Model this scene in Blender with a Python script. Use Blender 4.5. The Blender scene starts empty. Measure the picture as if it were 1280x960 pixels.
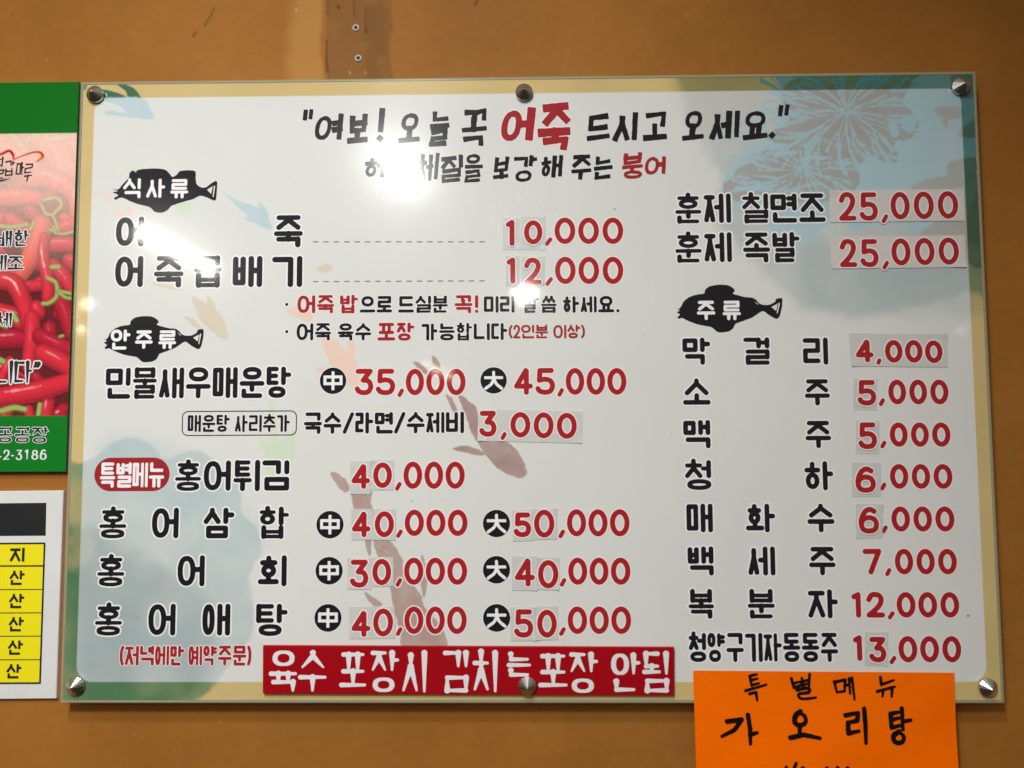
import bpy, math, random
import numpy as np
from mathutils import Matrix, Vector

C = bpy.context.scene
COL = C.collection
rng = np.random.RandomState(7)

# ------------------------------------------------------------------ camera, world, lamps, exposure
CX, CY, CZ = -0.0035, -1.0018, -0.0695          # metres, from the middle of the menu board
PITCH, YAW, ROLL, FPX = 0.0662, -0.0149, -0.0049, 960.0
BW, BH = 1.2, 0.8193                            # menu board
ZB = 1.70                                       # height of the board's middle above the floor


def rot_rows():
    c, s = math.cos(YAW), math.sin(YAW)
    A = np.array([[c, -s, 0], [s, c, 0], [0, 0, 1.0]])
    c, s = math.cos(PITCH), math.sin(PITCH)
    B = np.array([[1.0, 0, 0], [0, c, s], [0, -s, c]])
    c, s = math.cos(ROLL), math.sin(ROLL)
    D = np.array([[c, 0, s], [0, 1.0, 0], [-s, 0, c]])
    return D @ B @ A


RR = rot_rows()                                  # rows: right, forward, up
cam_d = bpy.data.cameras.new('camera')
cam = bpy.data.objects.new('camera', cam_d)
COL.objects.link(cam)
cam_d.sensor_width = 36.0
cam_d.lens = FPX / 1280 * 36.0
cam_d.clip_start, cam_d.clip_end = 0.02, 100
cam_d.dof.use_dof = True                          # a phone's slight softness
cam_d.dof.focus_distance = 1.07
cam_d.dof.aperture_fstop = 2.8
M = Matrix.Identity(4)
for i in range(3):
    M[i][0], M[i][1], M[i][2] = RR[0][i], RR[2][i], -RR[1][i]
M[0][3], M[1][3], M[2][3] = CX, CY, CZ + ZB
cam.matrix_world = M
C.camera = cam

w = bpy.data.worlds.new('World')
C.world = w
w.use_nodes = True
wt = w.node_tree
wtc = wt.nodes.new('ShaderNodeTexCoord')
wsx = wt.nodes.new('ShaderNodeSeparateXYZ')
wcr = wt.nodes.new('ShaderNodeValToRGB')          # the unlit room: dark below, paler towards the ceiling
wcr.color_ramp.elements[0].position, wcr.color_ramp.elements[0].color = 0.30, (0.05, 0.04, 0.03, 1)
wcr.color_ramp.elements[1].position, wcr.color_ramp.elements[1].color = 0.85, (0.50, 0.44, 0.36, 1)
wmr = wt.nodes.new('ShaderNodeMapRange')
wmr.inputs['From Min'].default_value = -1
wt.links.new(wtc.outputs['Generated'], wsx.inputs[0])
wt.links.new(wsx.outputs['Z'], wmr.inputs['Value'])
wt.links.new(wmr.outputs['Result'], wcr.inputs['Fac'])
wt.links.new(wcr.outputs['Color'], wt.nodes['Background'].inputs[0])
wt.nodes['Background'].inputs[1].default_value = 0.6

C.view_settings.view_transform = 'Standard'
C.view_settings.look = 'None'
C.view_settings.exposure = 0.0
C.view_settings.gamma = 1.0


def area(name, loc, size, power, color, along=(1, 0, 0), aim=(0, 0.02, ZB)):
    d = bpy.data.lights.new(name, 'AREA')
    d.shape = 'RECTANGLE' if isinstance(size, tuple) else 'DISK'
    if isinstance(size, tuple):
        d.size, d.size_y = size
    else:
        d.size = size
    d.energy = power
    d.color = color
    o = bpy.data.objects.new(name, d)
    COL.objects.link(o)
    z = (Vector(loc) - Vector(aim)).normalized()
    x = Vector(along)
    x = (x - z * x.dot(z)).normalized()
    y = z.cross(x)
    m = Matrix.Identity(4)
    for i in range(3):
        m[i][0], m[i][1], m[i][2] = x[i], y[i], z[i]
        m[i][3] = loc[i]
    o.matrix_world = m
    return o


def mirror_dir(px, py):
    """direction in which the glossy board sends the view ray of a photo point, and the point"""
    d = RR.T @ np.array([(px - 640) / FPX, 1.0, (480 - py) / FPX])
    t = -CY / d[1]
    q = np.array([CX + d[0] * t, 0, CZ + d[2] * t + ZB])
    return q, np.array([d[0], -d[1], d[2]])


# lamps of the room behind the camera: two tube fittings under the ceiling, one globe, some small bulbs
for nm, p, sz, pw, colr, aim in (('ceiling_tube', (-0.43, -1.62, 2.57), (0.27, 0.125), 40, (1.0, 1.0, 0.985), (-0.78, -1.62, 1.57)),
                                 ('ceiling_tube', (-1.81, -2.98, 2.60), (0.84, 0.062), 19, (1.0, 0.97, 0.90), (-1.0, -2.94, 2.0))):
    area(nm, p, sz, pw, colr, along=(0, 1, 0), aim=aim)
sd = bpy.data.lights.new('added_fill_spot', 'SPOT')  # added unseen fill spot brightening wall top and board, outside the board's reflections
sd.energy, sd.spot_size, sd.spot_blend, sd.shadow_soft_size, sd.color = 58, math.radians(82), 1.0, 0.05, (1.0, 1.0, 0.985)
so = bpy.data.objects.new('added_fill_spot', sd)
COL.objects.link(so)
so.location = (-0.35, -1.30, 2.95)
so.rotation_euler = (Vector((-0.15, 0, 1.55)) - so.location).to_track_quat('-Z', 'Y').to_euler()
area('ceiling_globe', (0.008, -3.395, 2.45), 0.125, 2.6, (1.0, 0.97, 0.92))
for p, pw, d in (((-0.402, -2.488, 1.926), .10, .03), ((-0.34, -2.489, 1.90), .06, .02), ((-0.453, -2.486, 1.956), .03, .018), ((-2.004, -2.456, 2.239), .22, .05), ((-2.029, -2.461, 2.118), .12, .035), ((-2.077, -2.457, 2.195), .12, .035)):
    area('small_bulb', p, d, pw, (1.0, 0.86, 0.66))
area('small_bulb', (2.002, -2.505, 2.096), .04, .02, (0.85, 0.9, 1.0))


# ------------------------------------------------------------------ small helpers
def U(px, py, y=0.0):
    """photo pixel -> (x, z) on the plane at depth y, z from the board's middle"""
    d = RR.T @ np.array([(px - 640) / FPX, 1.0, (480 - py) / FPX])
    t = (y - CY) / d[1]
    return CX + d[0] * t, CZ + d[2] * t


def Ub(x0, y0, x1, y1, y=0.0):
    xm, ym = (x0 + x1) / 2, (y0 + y1) / 2
    return U(x0, ym, y)[0], U(x1, ym, y)[0], U(xm, y0, y)[1], U(xm, y1, y)[1]   # left, right, top, bottom


def inv_px(X, Z, y=0.0):
    v = np.stack([np.asarray(X) - CX, np.full_like(np.asarray(X, float), y - CY), np.asarray(Z) - CZ])
    a = np.tensordot(RR, v, axes=1)
    return 640 + FPX * a[0] / a[1], 480 - FPX * a[2] / a[1]


def lin(r, g, b):
    f = lambda c: (c / 255 / 12.92) if c <= 10 else ((c / 255 + 0.055) / 1.055) ** 2.4
    return (f(r), f(g), f(b))


def tag(o, label=None, cat=None, group=None, kind=None):
    if label: o['label'] = label
    if cat: o['category'] = cat
    if group: o['group'] = group
    if kind: o['kind'] = kind
    return o


def empty(name, loc=(0, 0, 0)):
    o = bpy.data.objects.new(name, None)
    o.empty_display_size = 0.05
    o.location = loc
    COL.objects.link(o)
    return o


def link(name, me, mats, parent=None):
    o = bpy.data.objects.new(name, me)
    for m in (mats if isinstance(mats, (list, tuple)) else [mats]):
        me.materials.append(m)
    COL.objects.link(o)
    if parent is not None:
        o.parent = parent
        o.matrix_parent_inverse = Matrix.Translation(-Vector(parent.location)) if parent.parent is None else Matrix.Identity(4)
    return o


def mesh_from(verts, faces, mi=None, smooth=False, name='mesh'):
    me = bpy.data.meshes.new(name)
    me.from_pydata([tuple(v) for v in verts], [], faces)
    if mi is not None:
        me.polygons.foreach_set('material_index', mi)
    if smooth:
        me.polygons.foreach_set('use_smooth', [True] * len(me.polygons))
    me.update()
    return me


# ------------------------------------------------------------------ materials
def material(name, color=None, rough=0.5, spec=0.5, coat=0.0, coat_rough=0.03, metal=0.0, attr=None, bump=None, mottle=None, alpha=1.0):
    m = bpy.data.materials.new(name)
    m.use_nodes = True
    nt = m.node_tree
    b = nt.nodes['Principled BSDF']
    b.inputs['Roughness'].default_value = rough
    b.inputs['Specular IOR Level'].default_value = spec
    b.inputs['Metallic'].default_value = metal
    b.inputs['Coat Weight'].default_value = coat
    b.inputs['Coat Roughness'].default_value = coat_rough
    b.inputs['Alpha'].default_value = alpha
    tc = nt.nodes.new('ShaderNodeTexCoord')
    src = None
    if attr:
        a = nt.nodes.new('ShaderNodeVertexColor')
        a.layer_name = attr
        src = a.outputs['Color']
    else:
        rgb = nt.nodes.new('ShaderNodeRGB')
        rgb.outputs[0].default_value = (*color, 1)
        src = rgb.outputs[0]
    if mottle:
        sc, amt = mottle
        n = nt.nodes.new('ShaderNodeTexNoise')
        n.inputs['Scale'].default_value = sc
        n.inputs['Detail'].default_value = 6
        n.inputs['Roughness'].default_value = 0.62
        nt.links.new(tc.outputs['Object'], n.inputs['Vector'])
        r = nt.nodes.new('ShaderNodeMapRange')
        r.inputs['From Min'].default_value = 0.3
        r.inputs['From Max'].default_value = 0.7
        r.inputs['To Min'].default_value = 1 - amt
        r.inputs['To Max'].default_value = 1 + amt * 0.6
        nt.links.new(n.outputs['Fac'], r.inputs['Value'])
        mx = nt.nodes.new('ShaderNodeVectorMath')
        mx.operation = 'SCALE'
        nt.links.new(src, mx.inputs[0])
        nt.links.new(r.outputs['Result'], mx.inputs['Scale'])
        src = mx.outputs[0]
    nt.links.new(src, b.inputs['Base Color'])
    if bump:
        sc, st, dist = bump
        n = nt.nodes.new('ShaderNodeTexNoise')
        n.inputs['Scale'].default_value = sc
        n.inputs['Detail'].default_value = 5
        nt.links.new(tc.outputs['Object'], n.inputs['Vector'])
        bp = nt.nodes.new('ShaderNodeBump')
        bp.inputs['Strength'].default_value = st
        bp.inputs['Distance'].default_value = dist
        nt.links.new(n.outputs['Fac'], bp.inputs['Height'])
        nt.links.new(bp.outputs['Normal'], b.inputs['Normal'])
        if coat:
            nt.links.new(bp.outputs['Normal'], b.inputs['Coat Normal'])
    return m


GL = dict(rough=0.19, spec=0.15, coat=0.7, coat_rough=0.052)
GLB = (5.0, 0.08, 0.004)
M_art = material('printed artwork', attr='print', bump=GLB, mottle=(3.0, 0.03), **GL)
M_black = material('black ink', (0.012, 0.012, 0.016), bump=GLB, **GL)
M_white = material('white ink', (0.90, 0.89, 0.90), bump=GLB, **GL)
M_red = material('red ink', (0.40, 0.018, 0.024), bump=GLB, **GL)
M_dred = material('deep red ink', (0.36, 0.022, 0.028), bump=GLB, **GL)
M_pink = material('pale pink ink', (0.90, 0.80, 0.78), bump=GLB, **GL)
M_grey = material('grey ink', (0.22, 0.22, 0.23), bump=GLB, **GL)
M_film = material('sticker film', (0.675, 0.685, 0.66), rough=0.35, spec=0.5, coat=0.3, coat_rough=0.12, bump=(60, 0.25, 0.002), alpha=0.88)
M_filmc = material('cream sticker film', (0.68, 0.64, 0.61), rough=0.35, spec=0.5, coat=0.3, coat_rough=0.12, bump=(60, 0.25, 0.002))
M_filmt = material('clear sticker film', (0.70, 0.735, 0.72), rough=0.35, spec=0.5, coat=0.3, coat_rough=0.12, bump=(60, 0.25, 0.002), alpha=0.45)
M_edge = material('acrylic edge', (0.52, 0.48, 0.32), rough=0.1, spec=0.6, alpha=0.36)
M_edgeback = material('acrylic back edge', (0.40, 0.40, 0.30), rough=0.2, spec=0.6)
M_steel = material('polished steel', (0.60, 0.58, 0.56), rough=0.27, metal=1.0)
M_steeld = material('dark steel', (0.30, 0.29, 0.28), rough=0.28, metal=1.0)
M_redsheet = material('red acrylic', (0.37, 0.002, 0.007), rough=0.42, spec=0.16, bump=(120, 0.08, 0.001), mottle=(9, 0.06))
M_paint = material('white paint lettering', (0.80, 0.79, 0.80), rough=0.45)
M_orange = material('orange paper', (1.0, 0.16, 0.0), rough=0.8, spec=0.05, bump=(16, 0.2, 0.01), mottle=(6, 0.05))
M_marker = material('black marker', (0.010, 0.006, 0.006), rough=0.9, spec=0.08, mottle=(40, 0.4))
M_poster = material('poster print', attr='print', rough=0.45, spec=0.12)
M_side = material('white foam edge', (0.72, 0.70, 0.64), rough=0.6)
M_sidegreen = material('poster edge', (0.02, 0.12, 0.03), rough=0.6)
M_signwhite = material('white sign board', (0.76, 0.76, 0.76), rough=0.45, mottle=(14, 0.05))
M_yellow = material('yellow print', (0.92, 0.80, 0.006), rough=0.45)
M_ink = material('matt black ink', (0.010, 0.010, 0.012), rough=0.5)
M_wall = material('ochre wall paint', attr='print', rough=0.65, spec=0.15, mottle=(5.5, 0.10), bump=(70, 0.24, 0.002))
M_plug = material('grey plastic', (0.50, 0.50, 0.46), rough=0.5)
M_hole = material('dark hole', (0.02, 0.02, 0.02), rough=0.8)


# ------------------------------------------------------------------ stroke lettering
def catmull(pts, n=10, closed=False):
    P = [np.array(p, float) for p in pts]
    out = []
    N = len(P)
    rg = range(N) if closed else range(N - 1)
    for i in rg:
        p1, p2 = P[i], P[(i + 1) % N]
        p0 = P[(i - 1) % N] if (closed or i > 0) else p1 * 2 - p2
        p3 = P[(i + 2) % N] if (closed or i + 2 < N) else p2 * 2 - p1
        for k in range(n):
            t = k / n
            out.append(0.5 * ((2 * p1) + (-p0 + p2) * t + (2 * p0 - 5 * p1 + 4 * p2 - p3) * t * t + (-p0 + 3 * p1 - 3 * p2 + p3) * t ** 3))
    out.append(P[0] if closed else P[-1])
    return out


def ell(cx=.5, cy=.5, rx=.5, ry=.5, n=28, p=2.0):
    o = []
    for k in range(n + 1):
        a = 2 * math.pi * k / n - math.pi / 2
        c, s = math.cos(a), math.sin(a)
        o.append((cx + rx * math.copysign(abs(c) ** (2 / p), c), cy + ry * math.copysign(abs(s) ** (2 / p), s)))
    return o


def cons(ch, pos):
    """strokes of a consonant in the unit box; pos: 'v' beside a vertical vowel, 'h' above a horizontal one, 'f' final"""
    g = {
        'ㄱ': [[(0, 0), (1, 0), (1, 1)]],
        'ㄴ': [[(0, 0), (0, 1), (1, 1)]],
        'ㄷ': [[(1, 0), (0, 0), (0, 1), (1, 1)]],
        'ㄹ': [[(0, 0), (1, 0), (1, .5), (0, .5), (0, 1), (1, 1)]],
        'ㅁ': [[(0, 0), (1, 0), (1, 1), (0, 1), (0, 0)]],
        'ㅂ': [[(0, 0), (0, 1), (1, 1), (1, 0)], [(0, .46), (1, .46)]],
        'ㅅ': [[(.5, 0), (.5, .22), (0, 1)], [(.5, .22), (1, 1)]],
        'ㅇ': [ell(p=2.3)],
        'ㅈ': [[(0, 0), (1, 0)], [(.5, .12), (.5, .25), (0, 1)], [(.5, .25), (1, 1)]],
        'ㅊ': [[(.5, -.12), (.5, .2)], [(0, .22), (1, .22)], [(.5, .22), (.5, .42), (0, 1)], [(.5, .42), (1, 1)]],
        'ㅋ': [[(0, 0), (1, 0), (1, 1)], [(0, .48), (1, .48)]],
        'ㅌ': [[(1, 0), (0, 0), (0, 1), (1, 1)], [(0, .5), (.92, .5)]],
        'ㅍ': [[(0, 0), (1, 0)], [(0, 1), (1, 1)], [(.27, 0), (.27, 1)], [(.73, 0), (.73, 1)]],
        'ㅎ': [[(.5, -.06), (.5, .2)], [(0, .22), (1, .22)], ell(.5, .72, .4, .28)],
        'ㄲ': [[(0, 0), (.42, 0), (.42, 1)], [(.58, 0), (1, 0), (1, 1)]],
        'ㅆ': [[(.27, 0), (.27, .22), (0, 1)], [(.27, .22), (.5, 1)], [(.75, 0), (.75, .22), (.52, 1)], [(.75, .22), (1, 1)]],
    }[ch]
    return g


VT = {'ㅏ': ('R', [.42]), 'ㅑ': ('R', [.3, .58]), 'ㅓ': ('L', [.45]), 'ㅕ': ('L', [.3, .6]), 'ㅣ': ('', []), 'ㅐ': ('M', [.46]), 'ㅔ': ('E', [.46]), 'ㅖ': ('E', [.3, .62])}
HV = {'ㅗ': [[(0, 1), (1, 1)], [(.5, 0), (.5, 1)]],
      'ㅛ': [[(0, 1), (1, 1)], [(.32, 0), (.32, 1)], [(.68, 0), (.68, 1)]],
      'ㅜ': [[(0, 0), (1, 0)], [(.5, 0), (.5, 1)]],
      'ㅠ': [[(0, 0), (1, 0)], [(.3, 0), (.3, 1)], [(.7, 0), (.7, 1)]],
      'ㅡ': [[(0, .5), (1, .5)]]}
CV = {'ㅘ': ('ㅗ', 'ㅏ'), 'ㅚ': ('ㅗ', 'ㅣ'), 'ㅟ': ('ㅜ', 'ㅣ'), 'ㅙ': ('ㅗ', 'ㅐ'), 'ㅝ': ('ㅜ', 'ㅓ'), 'ㅢ': ('ㅡ', 'ㅣ')}
LI = 'ㄱㄲㄴㄷㄸㄹㅁㅂㅃㅅㅆㅇㅈㅉㅊㅋㅌㅍㅎ'
LV = 'ㅏㅐㅑㅒㅓㅔㅕㅖㅗㅘㅙㅚㅛㅜㅝㅞㅟㅠㅡㅢㅣ'
LF = ['', 'ㄱ', 'ㄲ', 'ㄳ', 'ㄴ', 'ㄵ', 'ㄶ', 'ㄷ', 'ㄹ', 'ㄺ', 'ㄻ', 'ㄼ', 'ㄽ', 'ㄾ', 'ㄿ', 'ㅀ', 'ㅁ', 'ㅂ', 'ㅄ', 'ㅅ', 'ㅆ', 'ㅇ', 'ㅈ', 'ㅊ', 'ㅋ', 'ㅌ', 'ㅍ', 'ㅎ']


def place(strokes, x0, y0, x1, y1):
    return [[(x0 + p[0] * (x1 - x0), y0 + p[1] * (y1 - y0)) for p in s] for s in strokes]


UI = {'ㄱ': .95, 'ㄲ': .95, 'ㄴ': .9, 'ㄷ': 1.15, 'ㄹ': 2.0, 'ㅁ': 1.2, 'ㅂ': 1.65, 'ㅅ': 1.35, 'ㅆ': 1.35, 'ㅇ': 1.25, 'ㅈ': 1.5, 'ㅊ': 2.0, 'ㅋ': 1.5, 'ㅌ': 1.95, 'ㅍ': 1.3, 'ㅎ': 2.3}
UF = dict(UI, **{'ㄱ': .85, 'ㄴ': .75, 'ㅂ': 1.7, 'ㄹ': 1.9, 'ㅇ': 1.15, 'ㅁ': 1.05})


def stems(v, sx, y0, y1):
    """strokes of an upright vowel against the right side, and the x where its left neighbour has to end"""
    kind, ticks = VT[v]
    h = y1 - y0
    if len(ticks) == 2 and h < .8: ticks = [.2, .66]
    Y = [y0 + t * h for t in ticks]
    if kind == 'R':
        x = 1 - 1.15 * sx
        return [[(x, y0), (x, y1)]] + [[(x, y), (1, y)] for y in Y], x - 1.45 * sx
    if kind == 'L':
        return [[(1, y0), (1, y1)]] + [[(1 - 1.15 * sx, y), (1, y)] for y in Y], 1 - (1.75 if len(Y) == 1 else 2.2) * sx
    if kind == '':
        return [[(1, y0), (1, y1)]], 1 - 1.6 * sx
    x = 1 - 1.5 * sx
    if kind == 'M':
        return [[(x, y0), (x, y1)], [(1, y0), (1, y1)]] + [[(x, y), (1, y)] for y in Y], x - 1.45 * sx
    return [[(x, y0), (x, y1)], [(1, y0), (1, y1)]] + [[(x - 1.0 * sx, y), (x, y)] for y in Y], x - 1.75 * sx


def syllable(ch, W, H, w):
    """skeleton strokes of a Hangul syllable in the unit box, and the stroke width that still leaves its counters open"""
    k = ord(ch) - 0xAC00
    I, V, F = LI[k // 588], LV[(k % 588) // 28], LF[k % 28]
    v = CV[V][1] if V in CV else V
    wh = w
    # narrow box: thin the strokes until the consonant keeps a counter
    if v in VT:
        need = {'R': 2.6, 'L': 1.75, '': 1.6, 'M': 2.95, 'E': 3.25}[VT[v][0]] + (1.45 if I not in 'ㄲㅆ' else 2.6)
        w = min(w, W / (need * .96 + 1))
    if V in HV:
        gi, gv = {'ㅗ': (1.05, .95), 'ㅛ': (1.05, .95), 'ㅡ': (1.0, .95), 'ㅜ': (.95, .85 if F in ('', 'ㄱ') else 1.15), 'ㅠ': (.95, .85)}[V]
        tot = UI[I] + gi + ((gv + UF[F]) if F else (0.05 if V in 'ㅗㅛㅡ' else 1.25))
        wh = min(wh, H / (1.34 * tot + 1))
    elif F:
        tot = UI[I] * 1.15 + .95 + UF[F]
        wh = min(wh, H / (1.34 * tot + 1))
    if V in CV and CV[V][0] == 'ㅜ':
        wh = min(wh, H / (1.34 * (UI[I] + 1.1) / .68 + 1))
    w = min(w, wh * 1.35)
    sx, sy = w / (W - w), wh / (H - wh)
    out = []
    if V in HV:
        u = 1 / tot
        it = 0.0
        hI = UI[I] * u
        ins = .10 if F else .08
        if I == 'ㅇ': ins += .05
        if not F and V in 'ㅜㅠ' : pass
        out += place(cons(I, 'h'), ins, it, 1 - ins, it + hI)
        yb = it + hI + gi * u
        if V in 'ㅗㅛ':
            out += [[(x, it + hI if I not in 'ㅅㅈㅊ' else yb - .75 * u), (x, yb)] for x in ((.5,) if V == 'ㅗ' else (.33, .67))]
            out.append([(0, yb), (1, yb)])
        elif V == 'ㅡ':
            out.append([(0, yb), (1, yb)])
        else:
            ye = yb + gv * u if F else 1.0
            out.append([(0, yb), (1, yb)])
            if F == 'ㄴ': ye = max(yb + .7 * sy, 1 - 1.3 * sy)
            elif F and F not in 'ㄱ': ye = yb + max(.55 * sy, gv * u - sy * 1.1)
            out += [[(x, yb), (x, ye)] for x in ((.5,) if V == 'ㅜ' else (.3, .7))]
        if F:
            out += place(cons(F, 'f'), .1, 1 - UF[F] * u, .9, 1)
    elif V in VT:
        if F:
            u = 1 / tot
            hI, hF = UI[I] * 1.15 * u, UF[F] * u
            ye = 1 - hF - (.95 * u if F != 'ㄴ' else .75 * u)
            if F == 'ㄴ': hF = max(hF, .2)
            ss, xe = stems(V, sx, 0, ye + .0)
            out += place(cons(I, 'v'), 0, .0 if I not in 'ㅁㅂ' else .03, xe, max(hI, ye * (.94 if I != 'ㅇ' else 1)))
            out += ss
            xr = (1 - 1.15 * sx) if VT[V][0] == 'R' else 1
            out += place(cons(F, 'f'), .10, 1 - hF, xr, 1)
        else:
            ss, xe = stems(V, sx, 0, 1)
            it, ib = .02, .93
            if I == 'ㅇ': it, ib = .02, .98
            if I in 'ㅎㅊ': it, ib = .07, .95
            if I in 'ㅅㅈ': it, ib = .06, .97
            if I == 'ㄱ': it, ib = .03, 1.0
            ci = cons(I, 'v')
            if I == 'ㅅ': ci = [[(.55, 0), (.55, .32), (0, 1)], [(.55, .32), (1, 1)]]
            out += place(ci, 0, it, xe, ib) + ss
    else:
        h = CV[V][0]
        ye = 1.0
        if F:
            hF = .26
            ye = 1 - hF - 1.5 * sy
        ss, xe = stems(v, sx, 0, ye)
        xb = xe + (.35 * sx if v != 'ㅣ' else .15 * sx)
        it = 0.05 if I in 'ㅎㅊ' else 0.0
        if h == 'ㅗ':
            yb = ye * .92
            hi = yb - max(1.15 * sy, .26 * ye)
            out += place(cons(I, 'h'), .08, it, xe - .04, hi)
            out += [[((xb) / 2, hi), ((xb) / 2, yb)], [(0, yb), (xb, yb)]]
        else:
            yb = ye * .68
            out += place(cons(I, 'h'), .08, it, xe - .04, yb - 1.3 * sy)
            out += [[(0, yb), (xb, yb)], [(xb / 2, yb), (xb / 2, ye)]]
        out += ss
        if F:
            out += place(cons(F, 'f'), .12, 1 - hF, 1, 1)
    return out, w, wh


SYM = {
    '0': [ell()],
    '1': [[(.05, .1), (.72, 0), (.72, 1)]],
    '2': [catmull([(.04, .24), (.22, .04), (.5, -.01), (.82, .06), (.94, .28), (.76, .55), (.4, .8), (.02, 1)], 6) + [(1, 1)]],
    '3': [[(.05, 0), (.93, 0), (.42, .42)] + catmull([(.42, .42), (.8, .46), (.98, .70), (.82, .94), (.45, 1.0), (.12, .93), (0, .82)], 6)],
    '4': [[(.98, .72), (0, .72), (.66, 0), (.70, .03), (.70, 1)]],
    '5': [[(.92, 0), (.14, 0), (.10, .45)] + catmull([(.10, .45), (.5, .40), (.86, .48), (1, .70), (.84, .94), (.46, 1.0), (.12, .94), (0, .83)], 6)],
    '6': [catmull([(.88, .09), (.6, -.0), (.28, .1), (.06, .38), (0, .66), (.12, .92), (.5, 1.0), (.88, .92), (1, .68), (.86, .46), (.5, .38), (.16, .46), (.03, .62)], 6)],
    '7': [[(0, 0), (1, 0), (.38, 1)]],
    '8': [ell(.5, .24, .40, .24), ell(.5, .74, .5, .26)],
    '9': [ell(.5, .3, .5, .3), catmull([(1, .3), (.9, .7), (.55, 1.0)], 6)],
    ',': [[(.85, 0), (.15, 1)]],
    '.': [[(.5, .97), (.5, .99)]],
    '·': [[(.5, .5), (.5, .51)]],
    '-': [[(0, .6), (1, .6)]],
    '/': [[(1, 0), (0, 1)]],
    '!': [[(.5, 0), (.5, .66)], [(.5, .98), (.5, .99)]],
    '"': [[(.15, 0), (.08, 1)], [(.92, 0), (.85, 1)]],
    '”': [catmull([(.2, 0), (.36, .3), (.05, 1)], 4), catmull([(.8, 0), (.96, .3), (.65, 1)], 4)],
    '(': [catmull([(1, 0), (.3, .28), (.3, .72), (1, 1)], 5)],
    ')': [catmull([(0, 0), (.7, .28), (.7, .72), (0, 1)], 5)],
    '中': [[(0, .26), (1, .26), (1, .68), (0, .68), (0, .26)], [(.5, 0), (.5, 1)]],
    '大': [[(0, .33), (1, .33)], catmull([(.5, 0), (.5, .38), (.36, .72), (0, 1)], 5), catmull([(.52, .38), (.66, .7), (1, 1)], 5)],
}


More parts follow.
